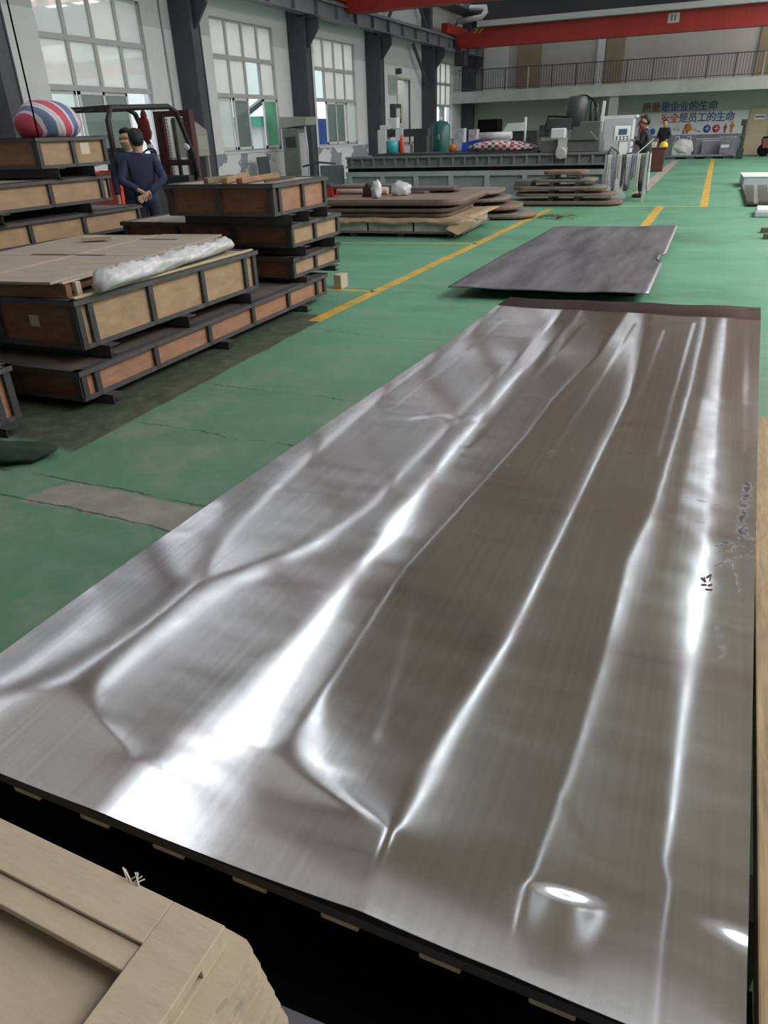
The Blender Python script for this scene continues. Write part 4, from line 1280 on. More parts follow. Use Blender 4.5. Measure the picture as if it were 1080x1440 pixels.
for s in (-1, 1):
    for y, r in ((.62, .30), (-.85, .25)):
        wv = MB().lathe([(r * .55, -.09), (r * .95, -.09), (r, -.06), (r, .06), (r * .95, .09), (r * .55, .09)], 22, (s * .50, y, r), 'X').build('wheel', 'black', fl)
        MB().lathe([(.02, -.095), (r * .5, -.095), (r * .5, .095), (.02, .095)], 16, (s * .50, y, r), 'X').build('wheel_hub', 'alu', wv)
for s in (-1, 1):
    MB().lathe([(.02, -.03), (.06, -.02), (.06, .03), (.02, .04)], 12, (s * .42, .80, 1.42), 'Y').build('headlamp', 'alu', fl)
rg = MB().blob((0, 0, 0), (.13, .05, .21), 9, .18, 16, 12, flat=False).blob((.02, 0, .20), (.06, .04, .08), 3, .15, 12, 10, flat=False)
tag(rg.build('red_rag', mat('dark_red_cloth', (.16, .022, .025), .9), None, 0, (-9.12, 11.0, 1.72)), 'dark red cloth hanging from the forklift guard above the workers', 'cloth')
tag(MB().tube([(0, 0, 0), (.0, 0, .12)], .006, 6).build('rag_hook', 'lift_dark', None, 0, (-9.12, 11.0, 1.95)), 'short hook holding the red cloth under the forklift guard', 'hook')

M['red_plastic'] = mat('red_plastic', (.72, .055, .03), .4, noise=.15, nscale=4)
rb_ = thing('plastic_bin', 'bright red plastic bin on the floor behind the left crate stack', 'bin', (-8.72, 9.50, 0), R(2))
bn = MB()
for (x0, x1, y0, y1) in ((-.42, .42, -.30, -.28), (-.42, .42, .28, .30), (-.42, -.40, -.28, .28), (.40, .42, -.28, .28)):
    bn.box(x0, x1, y0, y1, .02, 1.12)
bn.box(-.42, .42, -.30, .30, .02, .04).build('shell', 'red_plastic', rb_, .01)
r_ = MB()
r_.box(-.45, .45, -.33, -.30, 1.08, 1.14).box(-.45, .45, .30, .33, 1.08, 1.14).box(-.45, -.42, -.3, .3, 1.08, 1.14).box(.42, .45, -.3, .3, 1.08, 1.14)
r_.build('rim', 'red_plastic', rb_, .01)
MB().box(-.44, .44, -.325, -.3, .90, .94).box(.42, .445, -.32, .32, .90, .94).build('rib_band', 'red_plastic', rb_)
for x in (-.35, .35):
    for y in (-.24, .24):
        MB().box(x - .05, x + .05, y - .04, y + .04, 0, .02).build('foot', 'black', rb_)

# box on legs by the first column
gb = thing('control_box', 'beige box with slanted top on legs beside the blue-grey column by the forklift', 'control box', (-12.35, 16.55, 0), R(5))
m4 = Matrix.Rotation(PI / 2, 4, 'X')
MB().prism([(-.32, 1.15), (.32, 1.15), (.32, 1.72), (-.05, 1.98), (-.32, 1.98)], -.3, .3, m4).build('casing', mat('beige_casing', (.33, .30, .27), .6), gb, .01)
for x in (-.26, .26):
    for y in (-.24, .24):
        MB().box(x - .04, x + .04, y - .04, y + .04, 0, 1.148).build('leg', mat('beige_leg', (.28, .25, .24), .6) if 'beige_leg' not in bpy.data.materials else bpy.data.materials['beige_leg'], gb)
MB().box(.322, .33, -.2, .2, 1.3, 1.6).build('door', mat('beige_door', (.38, .35, .32), .5), gb)

# electrical cabinet by the third column
ec = thing('electrical_cabinet', 'tall grey-green electrical cabinet with overhanging head between two windows', 'cabinet', (-12.35, 21.9, 0), R(4))
M['cab'] = mat('cabinet_grey_green', (.20, .21, .19), .55, noise=.25, nscale=3)
MB().box(-.30, .24, -.34, .30, .1, 1.72).build('body', 'cab', ec, .015)
MB().prism([(-.36, 1.725), (.52, 1.80), (.58, 2.02), (-.36, 2.05)], -.40, .36, Matrix.Rotation(PI / 2, 4, 'X')).build('hood', mat('hood_beige', (.36, .35, .31), .6), ec, .02)
MB().box(.2405, .25, -.28, .24, .2, 1.6).build('door', mat('cabinet_door_pale', (.52, .50, .50), .5), ec)
MB().box(-.20, .15, -.345, -.3405, 1.2, 1.5).build('vent_plate', 'dark_steel', ec)
MB().box(-.22, .22, -.3, .28, 0, .1).build('plinth', 'dark_steel', ec)
MB().tube([(.42, -.2, 1.78), (.46, -.2, 1.2), (.45, -.2, .03)], .03, 8).build('conduit', 'alu', ec)
MB().box(.251, .254, -.25, .2, .18, .22).build('red_strip', 'crane_red', ec)
pb2 = thing('metal_board', 'dark grey metal board leaning by the wall beside the electrical cabinet', 'board', (-12.75, 20.55, 0), 0)
MB().cbox((0, 0, .5), (.04, .62, 1.0), (0, R(-6), 0)).build('sheet', 'steel_blue', pb2)

# notice boards beside the side doorway
nb_ = thing('notice_board', 'glazed notice board on the white wall beside the open doorway', 'notice board', (XL, 31.95, 2.9))
MB().box(.001, .04, -.48, .40, 0, .72).build('frame', 'alu_dim', nb_)
MB().box(.041, .044, -.43, .35, .05, .67).build('sheet', mat('notice_sheet', (.42, .46, .47), .5, noise=.35, nscale=7), nb_)
db = thing('distribution_box', 'dark grey distribution box with pale cover on the wall by the open doorway', 'electrical box', (XL, 31.95, 1.85))
MB().box(.001, .22, -.36, .40, 0, .72).build('casing', 'steel_blue', db, .02)
MB().box(.2205, .235, -.2, .24, .16, .56).build('cover', 'alu', db, .01)
tag(MB().lathe([(.02, 0), (.12, .02), (.12, .2), (.02, .22)], 14).build('alarm_lamp', 'steel_blue', None, 0, (XL + .13, 32.38, 3.66)), 'small dark lamp above the open doorway', 'lamp')

# green machine standing outside, seen through the open sash
gm = thing('outdoor_machine', 'green machine with a grey arm outside the second factory window', 'machine', (-15.6, 24.9, -.05))
MB().box(-.7, .7, -.9, .8, 0, .3).build('base_block', 'alu', gm)
MB().box(-.8, .8, -1.0, .9, 1.9, 2.2).build('top_block', mat('machine_green', (.05, .26, .17), .5), gm)
MB().box(-.6, -.2, -.7, .6, .3, 1.9).box(.2, .6, -.7, .6, .3, 1.9).build('column', mat('pale_machine_grey', (.55, .55, .53), .6), gm)
MB().bar((0, -.8, 2.25), (0, .6, 2.75), .16).build('arm', 'steel_blue', gm)
bb = thing('blue_steel_sheet', 'bright blue sheet standing outside the third factory window', 'sheet', (-14.0, 26.75, -.05))
MB().box(0, .05, -.55, .45, 0, 2.1).build('sheet', mat('blue_panel', (.02, .10, .50), .5), bb)

# ------------------------------------------------------------------ piles of plates
def rrect(x0, x1, y0, y1, r, seg=6):
    p = []
    for (cx, cy, a0) in ((x1 - r, y0 + r, -90), (x1 - r, y1 - r, 0), (x0 + r, y1 - r, 90), (x0 + r, y0 + r, 180)):
        for k in range(seg + 1):
            a = R(a0 + 90 * k / seg)
            p.append((cx + r * math.cos(a), cy + r * math.sin(a)))
    return p
M['pl_brown'] = mat('brown_plate', (.24, .175, .135), .55, noise=.35, nscale=3)
M['pl_grey'] = mat('grey_brown_plate', (.26, .225, .20), .5, noise=.3, nscale=3)
M['pl_dark'] = mat('dark_brown_plate', (.15, .088, .065), .6, noise=.3, nscale=4)
M['pl_steel'] = mat('grey_plate', (.20, .195, .21), .4, metal=.5, noise=.3, nscale=3)

def plate_thing(label, x0, x1, y0, y1, z0, z1, r, m, group, rz=0, spacer=None, edge=None):
    t = thing('pressed_plate', label, 'metal plate', ((x0 + x1) / 2, (y0 + y1) / 2, z0), rz, group)
    hx, hy = (x1 - x0) / 2, (y1 - y0) / 2
    MB().prism(rrect(-hx, hx, -hy, hy, r), 0, (z1 - z0) * .45).build('edge_band', edge or 'pl_dark', t)
    MB().prism(rrect(-hx, hx, -hy, hy, r), (z1 - z0) * .45 + .0002, z1 - z0).build('face', m, t)
    return t

def spacers(label, x0, x1, yc, z0, z1, n=3):
    for k in range(n):
        x = x0 + (x1 - x0) * (k + .5) / n
        o = MB().box(-.05, .05, -.35, .35, 0, z1 - z0).build('spacer_block', 'dark_steel', None, 0, (x, yc, z0 + .0002))
        tag(o, label, 'spacer block', 'spacers, ' + label)

# left pile on the wrapped bundle
pt = thing('wooden_skid', 'low dark wooden skid under the film-wrapped bundle beside the yellow line', 'pallet', (-5.6, 12.5, 0), R(3))
for x in (-1.7, -.85, .0, .85, 1.7):
    MB().box(x - .06, x + .06, -.95, .95, 0, .06).build('runner', 'dark_steel', pt)
MB().box(-1.92, 1.90, -.98, .98, .061, .095).build('deck', mat('dirty_deck', (.14, .12, .10), .7), pt)
wbn = thing('wrapped_bundle', 'bundle wrapped in shiny brown-grey film and bands on the low skid', 'bundle', (-5.62, 12.5, .0955), R(3))
MB().prism(rrect(-1.88, 1.90, -.97, .97, .04), 0, .155).build('film', mat('wrap_film', (.50, .45, .41), .25, noise=.35, nscale=5, bump=.5), wbn)
for x in (-1.2, -.45, .30, 1.1):
    MB().box(x - .012, x + .012, -.976, .976, -.0005 + .001, .158).build('band', 'black', wbn)
kp = thing('kraft_paper', 'torn sheet of brown kraft paper hanging out under the left plate pile', 'paper', (-5.62, 12.5, .2545), R(3))
kv, kf = [], []
KX, KY = 70, 5
for i in range(KX + 1):
    x = -1.9 + 3.95 * i / KX
    prof = [(0.9, .045), (-.85, .046 + .004 * math.sin(i * .8)), (-.985, .042 + .01 * math.sin(i * .5)), (-1.02, .01 + .014 * math.sin(i * .9)), (-1.03, -.035 + .02 * math.sin(i * .37) + .012 * math.sin(i * 1.7))]
    tear = max(0, (x - 1.55) / .5)
    for j, (y, z) in enumerate(prof):
        kv.append((x + (.10 * math.sin(j * 2 + i) * tear), y - .12 * tear * j / 4, z + .012 * tear * math.sin(i * 1.3 + j)))
for i in range(KX):
    for j in range(4):
        a = i * 5 + j
        kf.append((a, a + 1, a + 6, a + 5))
M['kraft'] = mat('kraft_paper', (.46, .34, .21), .8, noise=.3, nscale=4)
ko = MB().add(kv, kf, smooth=True).build('sheet', 'kraft', kp)
ko.modifiers.new('thickness', 'SOLIDIFY').thickness = .002
fl2 = MB()
fl2.add([(1.78, -.95, .03), (2.08, -.90, .05), (2.22, -1.2, .01), (1.95, -1.35, -.16), (1.70, -1.15, -.10)], [(0, 1, 2), (0, 2, 3), (0, 3, 4)])
fl2.add([(1.85, -.60, .05), (2.2, -.5, .06), (2.28, -.85, .02), (2.0, -.95, .06)], [(0, 1, 2), (0, 2, 3)])
fo = fl2.build('torn_flap', 'kraft', kp)
fo.modifiers.new('thickness', 'SOLIDIFY').thickness = .002
GL = 'brown plates of the left pile on kraft paper'
plate_thing('brown plate lowest of the left pile, just above the kraft paper', -7.6, -3.95, 11.55, 13.5, .312, .362, .28, 'pl_brown', GL, R(3))
plate_thing('brown plate second from the bottom of the left pile', -7.6, -3.90, 11.5, 13.5, .385, .44, .30, 'pl_brown', GL, R(3))
plate_thing('broad brown plate at the top of the left pile carrying the hoist', -7.7, -3.75, 11.45, 13.6, .49, .58, .35, 'pl_brown', GL, R(3))
for (za, zb, lab) in ((.3625, .3848, 'thin spacer block low in the left plate pile'), (.4405, .4898, 'spacer block under the top brown plate of the left pile')):
    spacers(lab, -7.2, -4.2, 12.4, za, zb, 4)
GT = 'dark plates lying on the left plate pile'
plate_thing('small dark grey plate lowest of the dark plates on the left pile', -6.3, -4.6, 12.7, 13.4, .581, .62, .05, 'pl_steel', GT, R(-6))
plate_thing('dark grey plate sticking out to the right on the left pile', -5.5, -4.2, 12.75, 13.35, .6205, .665, .05, 'pl_steel', GT, R(8))
plate_thing('dark grey plate at the back of the left pile behind the white rags', -6.5, -5.2, 12.85, 13.45, .6660, .70, .05, 'pl_steel', GT, R(-3))
bmr = thing('lifting_bar', 'rusty lifting beam with red clamps lying across the left plate pile', 'lifting beam', (-6.25, 12.05, .58), R(2))
MB().tube([(-1.0, 0, .155), (.95, 0, .155)], .032, 8).build('bar', mat('rusty_bar', (.14, .09, .07), .7), bmr)
for x in (-.75, .05, .80):
    MB().box(x - .09, x + .09, -.10, -.07, 0, .15).box(x - .09, x + .09, .07, .10, 0, .15).box(x - .11, x + .11, -.1, .1, 0, .025).build('clamp', 'mast_red' if x != .05 else mat('clamp_red', (.36, .03, .03), .5), bmr)
    MB().lathe([(.02, -.06), (.055, -.06), (.055, .06), (.02, .06)], 14, (x, 0, .155), 'X').build('pulley', 'dark_steel', bmr)
brl = MB().tube([(-1.0, 0, 0), (.85, 0, .0)], .06, 12)
tag(brl.build('paper_roll', 'ply_pale', None, 0, (-6.15, 12.5, .642)), 'long beige paper roll behind the lifting beam on the left plate pile', 'roll')
for i, (x, y, s, lab) in enumerate(((-5.20, 11.80, (.08, .10, .16), 'white rag standing up at the end of the lifting beam'), (-4.98, 12.32, (.16, .14, .13), 'crumpled white plastic lying beyond the lifting beam'))):
    tag(MB().blob((0, 0, s[2] * .62), s, 20 + i, .22).build('white_rag', 'plastic_white', None, 0, (x, y, .583)), lab, 'rag')

# middle pile
GM = 'rounded plates of the middle pile'
plate_thing('oval grey-brown plate at the bottom of the middle pile, reaching the yellow line', -5.2, -3.15, 14.1, 15.3, .03, .10, .5, 'pl_grey', GM, R(6))
plate_thing('grey-brown plate second from the bottom of the middle pile', -5.4, -3.45, 14.1, 15.4, .17, .24, .5, 'pl_brown', GM, R(4))
plate_thing('brown plate second from the top of the middle pile', -5.6, -3.70, 14.1, 15.4, .31, .37, .5, 'pl_grey', GM, R(4))
plate_thing('grey plate at the top of the middle pile', -5.9, -3.85, 14.05, 15.5, .44, .49, .45, 'pl_grey', GM, R(5))
for (za, zb, lab) in ((.0, .0298, 'low spacer block under the middle plate pile'), (.1002, .1698, 'spacer block above the lowest plate of the middle pile'), (.2402, .3098, 'spacer block in the middle of the middle pile'), (.3702, .4398, 'spacer block under the top plate of the middle pile')):
    spacers(lab, -5.2, -3.9, 14.75, za, zb, 2)
tw = MB()
r4 = random.Random(11)
for k in range(16):
    a = r4.uniform(0, PI)
    c = Vector((r4.uniform(-.28, .28), r4.uniform(-.12, .12), .02 + .03 * r4.random()))
    d = Vector((math.cos(a), math.sin(a) * .6, r4.uniform(-.06, .12))) * r4.uniform(.08, .22)
    tw.tube([c - d, c + Vector((0, 0, .03)), c + d], .008, 5)
tag(tw.build('rope_tangle', mat('olive_rope', (.16, .15, .08), .9), None, 0, (-2.70, 14.5, .0)), 'tangle of olive rope on the floor at the end of the middle pile', 'rope')

# right pile in front of the planing machine
GR = 'brown plates of the right pile in front of the machine'
PR = [(-4.35, -1.85, 16.85, 17.75, .03, .10, .35, 'pl_brown', 'longest brown plate at the bottom of the right pile'),
      (-4.15, -2.0, 16.9, 17.75, .19, .25, .30, 'pl_brown', 'brown plate second from the bottom of the right pile'),
      (-4.20, -2.20, 16.9, 17.7, .32, .39, .30, 'pl_grey', 'paler brown plate third from the bottom of the right pile'),
      (-3.75, -2.42, 16.95, 17.7, .47, .53, .18, 'pl_grey', 'shorter grey-brown plate second from the top of the right pile'),
      (-3.55, -2.62, 17.0, 17.65, .62, .69, .18, 'pl_brown', 'short brown plate at the top of the right pile')]
for (x0, x1, y0, y1, za, zb, r, m, lab) in PR:
    plate_thing(lab, x0, x1, y0, y1, za, zb, r, m, GR, R(2))
zz = [(0, .0298), (.1002, .1898), (.2502, .3198), (.3902, .4698), (.5302, .6198)]
for (za, zb), lab in zip(zz, ('low block under the bottom plate of the right pile', 'block on the bottom plate of the right pile', 'block under the paler plate of the right pile', 'block on the paler plate of the right pile', 'block under the topmost plate of the right pile')):
    spacers(lab, -3.6, -2.5, 17.3, za, zb, 2)
plate_thing('small grey plate beside the top plates of the right pile', -4.15, -3.80, 17.0, 17.6, .3912, .50, .03, 'pl_steel', GR, 0)

# ------------------------------------------------------------------ planing and milling machine
YM = 18.75
mc = thing('milling_machine', 'long grey planer milling machine with a dark table and milling head', 'machine', (0, 0, 0))
M['bed'] = mat('bed_pale_grey', (.40, .42, .43), .55, noise=.25, nscale=2)
M['bed_panel'] = mat('bed_panel_grey', (.29, .31, .325), .6, noise=.35, nscale=2.5)
M['mill_dark'] = mat('table_dark', (.055, .057, .062), .45, noise=.3, nscale=4)
M['mill_green'] = mat('mill_grey_green', (.125, .135, .125), .5, noise=.25, nscale=4)
MB().box(-9.15, -2.45, YM + .06, YM + 1.3, 0, .60).build('bed', 'bed_panel', mc)
fr_ = MB()
fr_.box(-9.15, -2.45, YM, YM + .06, .52, .63).box(-9.15, -2.45, YM, YM + .06, 0, .08)
for k in range(8):
    x = -9.1 + k * .94
    fr_.box(x, x + .12, YM, YM + .06, .08, .52)
fr_.build('bed_ribs', 'bed', mc)
tb = MB().box(-9.15, -2.40, YM + .02, YM + 1.25, .72, .76).box(-9.15, -2.40, YM + .02, YM + 1.25, .94, .99).box(-9.15, -2.4, YM + .10, YM + 1.2, .76, .94)
for k in range(22):
    x = -9.0 + k * .31
    tb.box(x, x + .05, YM + .03, YM + .1, .76, .94)
tb.build('table', mat('table_grey', (.20, .21, .215), .5, noise=.25, nscale=4), mc)
MB().box(-9.1, -2.45, YM + .05, YM + 1.2, .601, .7195).build('slide_gap', 'black', mc)
MB().box(-8.4, -4.1, YM + .1, YM + 1.1, .991, 1.04).build('work_plate', 'mill_dark', mc)
hd = MB().box(-4.02, -2.66, YM + .1, YM + .9, .991, 1.24).build('saddle', 'mill_green', mc, .02)
MB().box(-3.35, -2.70, YM + .25, YM + .95, 1.241, 1.62).build('column', 'mill_green', mc, .02)
MB().lathe([(.16, 1.50), (.24, 1.54), (.24, 2.02), (.21, 2.06), (.21, 2.13), (.05, 2.15)], 22, (-3.30, YM + .45, 0)).build('motor', 'mill_dark', mc)
MB().box(-3.95, -3.36, YM + .2, YM + .7, 1.46, 1.70).box(-4.12, -3.9, YM + .25, YM + .6, 1.32, 1.58).build('gearbox', 'mill_dark', mc, .02)
MB().box(-3.78, -3.45, YM - .02, YM + .4, 1.28, 1.50).build('cover', 'alu', mc, .03)
MB().lathe([(.10, -.02), (.13, 0), (.13, .12), (.06, .14)], 20, (-3.5, YM - .1, .98), 'Y').box(-3.62, -3.38, YM - .02, YM + .1, .87, 1.1).box(-3.6, -3.40, YM, YM + .15, 1.1, 1.3).build('spindle', 'alu_dim', mc)
MB().prism([(-3.38, 1.24), (-2.72, 1.24), (-2.9, 1.42), (-3.2, 1.44)], 0, .3, Matrix.Translation((0, YM + .35, 0)) @ Matrix.Rotation(PI / 2, 4, 'X')).build('bracket', 'mill_green', mc)
for i, x in enumerate((-2.98, -2.86)):
    MB().tube([(x, YM + .5, 1.62), (x, YM + .5, 2.02 - .05 * i)], .035, 8).build('cylinder', 'mill_dark', mc)
MB().bar((-2.74, YM + .5, 1.2), (-2.70, YM + .5, 2.02), .06).build('rail_post', 'white_paint', mc)
MB().tube([(-3.25, YM + .4, 2.15), (-3.1, YM + .4, 2.14), (-2.95, YM + .4, 2.05), (-2.86, YM + .4, 1.9)], .018, 6).build('hose', 'black', mc)
MB().tube([(-4.0, YM + .3, 1.5), (-3.9, YM + .2, 1.75), (-3.5, YM + .3, 1.72)], .02, 6).build('hose', 'black', mc)
ga = thing('machine_guard', 'grey sheet guard standing at the left end of the milling machine', 'guard', (-9.6, YM + .1, 0))
MB().box(-.36, .34, 0, .04, 0, .80).build('sheet', mat('guard_grey', (.17, .185, .20), .5, noise=.25, nscale=3), ga)
MB().tube([(-.9, .02, .78), (-.4, .02, .88), (.1, .02, .84)], .025, 8).build('hand_rail', 'steel_blue', ga)
MB().box(-.3, -.25, .041, .3, 0, .03).box(.2, .25, .041, .3, 0, .03).build('foot', 'steel_blue', ga)

# things on and behind the machine table
Zt = 1.0405
hb2 = thing('fabric_bundle', 'bundle of red and grey checked fabric lying on the machine table', 'fabric bundle', (-5.18, YM + .55, Zt + .004))
def check_mat():
    m = mat('checked_fabric', (.5, .5, .5), .9)
    nt = m.node_tree; N, L = nt.nodes.new, nt.links.new
    tc = N('ShaderNodeTexCoord'); mp = N('ShaderNodeMapping'); mp.inputs['Scale'].default_value = (11, 9, 14); L(tc.outputs['Object'], mp.inputs[0])
    ck = N('ShaderNodeTexChecker'); ck.inputs['Scale'].default_value = 1.0; L(mp.outputs[0], ck.inputs[0])
    ck.inputs[1].default_value = (.60, .58, .58, 1)
    n = N('ShaderNodeTexNoise'); n.inputs['Scale'].default_value = 5; L(tc.outputs['Object'], n.inputs[0])
    cr = N('ShaderNodeValToRGB'); cr.color_ramp.interpolation = 'CONSTANT'
    cr.color_ramp.elements[0].color = (.10, .09, .11, 1); cr.color_ramp.elements[1].position = .5; cr.color_ramp.elements[1].color = (.42, .05, .08, 1)
    L(n.outputs[0], cr.inputs[0]); L(cr.outputs[0], ck.inputs[2]); L(ck.outputs[0], nt.nodes['Principled BSDF'].inputs['Base Color'])
    return m
M['check'] = check_mat()
MB().blob((0, 0, .10), (.72, .30, .13), 31, .10, 30, 14).blob((.55, 0, .06), (.45, .28, .09), 33, .12, 26, 12).build('cloth', 'check', hb2)
tag(MB().tube([(-.40, 0, .0), (.42, 0, .0)], .085, 16).build('film_roll', 'plastic_white', None, 0, (-5.28, YM + .62, Zt + .335)), 'white roll lying on top of the checked fabric bundle', 'roll')
bt = thing('plastic_tub', 'bright blue plastic tub beside the checked fabric on the machine table', 'tub', (-5.98, YM + 1.02, Zt), R(10))
MB().prism([(-.26, 0), (.22, 0), (.34, .30), (-.24, .20)], -.2, .2, Matrix.Rotation(PI / 2, 4, 'X')).build('shell', mat('blue_tub', (.02, .07, .42), .4), bt, .01)
tk = thing('gas_tank', 'dark green cylindrical tank standing behind the machine table', 'tank', (-7.96, 23.0, 0))
MB().lathe([(.05, .32), (.20, .36), (.275, .46), (.275, 1.66), (.20, 1.76), (.05, 1.80)], 26).build('shell', mat('tank_green', (.008, .095, .085), .35), tk)
MB().lathe([(.03, 1.79), (.04, 1.8), (.04, 1.88), (.02, 1.9)], 10).build('valve', 'alu', tk)
for k in range(3):
    a = 2 * PI * k / 3
    MB().bar((.2 * math.cos(a), .2 * math.sin(a), 0), (.2 * math.cos(a), .2 * math.sin(a), .42), .05).build('leg', 'dark_steel', tk)
MB().bar((-.02, -.277, 1.30), (.03, -.277, 1.45), .02, .004).bar((.03, -.277, 1.45), (.06, -.277, 1.28), .02, .004).build('painted_mark', 'white_paint', tk)
wg = thing('engraving_machine', 'white machine with a dark cross beam behind the left end of the machine table', 'machine', (-8.75, 22.0, 0))
MB().box(-.78, -.50, -.2, .2, .0, 1.60).build('post', 'white_paint', wg, .02)
MB().box(-.72, -.4, -.15, .15, 1.601, 1.72).box(-.46, -.18, -.12, .12, 1.62, 1.9).build('head', 'white_paint', wg, .02)
MB().box(-.499, .78, -.12, .12, 1.40, 1.60).build('beam', 'mill_dark', wg)
MB().box(.35, .75, -.15, .15, 0, 1.399).build('support_post', 'mill_dark', wg)
MB().box(-.2, .02, -.2, -.121, 1.3, 1.62).build('carriage', 'white_paint', wg)
MB().tube([(-.09, -.16, 1.3), (-.09, -.16, 1.0)], .05, 8).build('spindle', 'mill_dark', wg)
MB().box(-.3, .3, -.5, .6, 0, 0.95).build('work_bed', 'bed_panel', wg)
MB().box(-.1, .22, -.1, .3, .951, 1.18).build('vise', 'white_paint', wg)
tag(MB().lathe([(.12, 0), (.16, .02), (.17, .28), (.15, .30)], 18).build('bucket', mat('cyan_bucket', (.04, .38, .42), .4), None, 0, (-8.02, YM + .55, Zt)), 'cyan bucket on the machine table in front of the white machine', 'bucket')
tag(MB().lathe([(.05, 0), (.06, .02), (.06, .3), (.03, .36), (.03, .42)], 14).build('spray_bottle', 'red_plastic', None, 0, (-7.78, YM + .62, Zt)), 'red bottle on the machine table beside the cyan bucket', 'bottle')
for i, (x, y, w, h, col, lab) in enumerate(((-7.72, 24.2, .30, .62, (.55, .52, .60), 'pale printed carton on a stand beside the green tank'), (-7.40, 24.6, .26, .58, (.50, .45, .52), 'grey-pink carton behind the pale printed carton by the tank'))):
    cb = thing('carton', lab, 'carton', (x, y, 0))
    MB().box(-w / 2, w / 2, -.15, .15, .95, .95 + h).build('box', mat('carton', col, .7, noise=.4, nscale=9), cb)
    MB().box(-w / 2 - .02, w / 2 + .02, -.18, .18, 0, .949).build('stand', 'mill_dark', cb)
tag(MB().lathe([(.09, 0), (.10, .13), (.07, .16), (.03, .18)], 16).build('canister', mat('orange_canister', (.45, .13, .03), .5), None, 0, (-6.42, YM + .75, Zt)), 'orange canister on the machine table beside the blue tub', 'canister')
# dark machines further back
bk = thing('machine_tool', 'dark machine tool with white control box further back by the gallery column', 'machine', (-7.6, 30.0, 0))
MB().box(-1.5, 1.1, 0, 1.2, 0, 1.05).build('base_body', 'mill_dark', bk, .02)
MB().box(-1.35, -.55, .2, .9, 1.051, 1.85).build('screen_hood', 'black', bk, .02)
MB().box(-.7, -.05, 0, .3, 1.051, 1.40).build('control_box', 'white_paint', bk, .02)
MB().box(.0, 1.0, .2, .9, 1.051, 1.42).build('tool_block', 'mill_dark', bk)
MB().prism([(-.30, 1.42), (.45, 1.42), (.45, 1.70), (-.1, 1.68)], 0, .3, Matrix.Translation((0, .3, 0)) @ Matrix.Rotation(PI / 2, 4, 'X')).build('cover', 'white_paint', bk)
MB().tube([(.55, .1, 1.05), (.55, .1, 1.88)], .05, 10).build('lamp_post', 'white_paint', bk)
wc = thing('white_cabinet', 'white cabinet machine with blue lower edge behind the control panel', 'cabinet', (-2.55, 21.0, 0))
MB().box(-.40, .36, 0, .5, .88, 1.68).build('door', mat('cab_white', (.50, .52, .55), .4), wc, .02)
MB().box(-.44, .40, .01, .55, .70, .879).build('blue_band', mat('blue_band', (.03, .06, .14), .5), wc)
MB().box(-.44, .40, .01, .55, 0, .699).build('lower_body', 'mill_dark', wc)
MB().box(-.46, .42, .02, .55, 1.681, 1.73).build('top_trim', 'alu', wc)
cp = thing('operator_console', 'white machine control panel on a pedestal in front of the operator', 'control panel', (-2.20, 18.95, 0), R(20))
MB().box(-.18, .18, -.03, .10, 1.20, 1.50).build('panel_box', 'white_paint', cp, .01)
MB().box(-.09, .10, -.034, -.0305, 1.32, 1.44).build('screen', mat('blue_screen', (.06, .10, .16), .2), cp)
kb = MB()
for i in range(4):
    for j in range(2):
        kb.box(-.14 + i * .08, -.10 + i * .08, -.036, -.0305, 1.22 + j * .045, 1.25 + j * .045)
kb.build('keys', 'steel_blue', cp)
MB().box(-.04, .16, 0, .1, .1, 1.199).build('pedestal', 'white_paint', cp, .01)
MB().box(-.1, .22, -.08, .2, 0, .099).build('foot', 'white_paint', cp)
# rail hung with rags
rk = thing('rag_rail', 'metal rail frame at the machine end hung with rags', 'rail', (0, 0, 0))
rr_ = MB().bar((-2.36, 17.95, 0), (-2.36, 17.95, .95), .04).bar((-1.50, 17.95, 0), (-1.50, 17.95, .98), .04).bar((-2.36, 17.95, .93), (-1.50, 17.95, .96), .03)
rr_.bar((-1.50, 17.95, .96), (-1.56, 18.75, .96), .03).bar((-1.56, 18.75, 0), (-1.56, 18.75, .96), .04)
rr_.build('frame', 'alu_dim', rk)
MB().bar((-1.72, 18.0, .97), (-1.42, 18.03, 1.24), .06, .02).build('cross_board', 'alu', rk)
MB().tube([(-2.36, 17.97, .9), (-2.28, 17.98, 1.1), (-2.12, 17.99, 1.0), (-2.1, 18.0, .8)], .02, 7).build('hose', 'steel_blue', rk)
def rag(x, y, w, L, col, seed, along='x'):
    r5 = random.Random(seed)
    vv_, ff_ = [], []
    n, m_ = 10, 8
    ph = r5.uniform(0, 6)
    for j in range(m_ + 1):
        t = j / m_
        for i in range(n + 1):
            u = i / n - .5
            d = u * w * (1 - .25 * t + .1 * math.sin(ph + t * 4))
            o = -.029 - .018 * math.sin(u * 14 + ph) * (.3 + t) - .01 * t
            z = .955 - L * t * (1 + .08 * math.sin(u * 9 + ph * 2))
            vv_.append((x + d, y + o, z) if along == 'x' else (x - o, y + d, z))
    for j in range(m_):
        for i in range(n):
            a = j * (n + 1) + i
            ff_.append((a, a + 1, a + n + 2, a + n + 1))
    o = MB().add(vv_, ff_, smooth=True).build('hanging_rag', mat('rag', col, .9, noise=.3, nscale=14))
    o.modifiers.new('thickness', 'SOLIDIFY').thickness = .006
    return o
RG = [((.58, .58, .58), 'white'), ((.33, .33, .38), 'grey'), ((.50, .48, .46), 'off-white'), ((.12, .11, .12), 'black'), ((.55, .55, .57), 'pale grey'), ((.28, .28, .36), 'blue-grey'), ((.62, .61, .58), 'cream'), ((.20, .19, .19), 'dark grey')]
names_ = ['first', 'second', 'third', 'fourth', 'fifth', 'sixth', 'seventh', 'eighth']
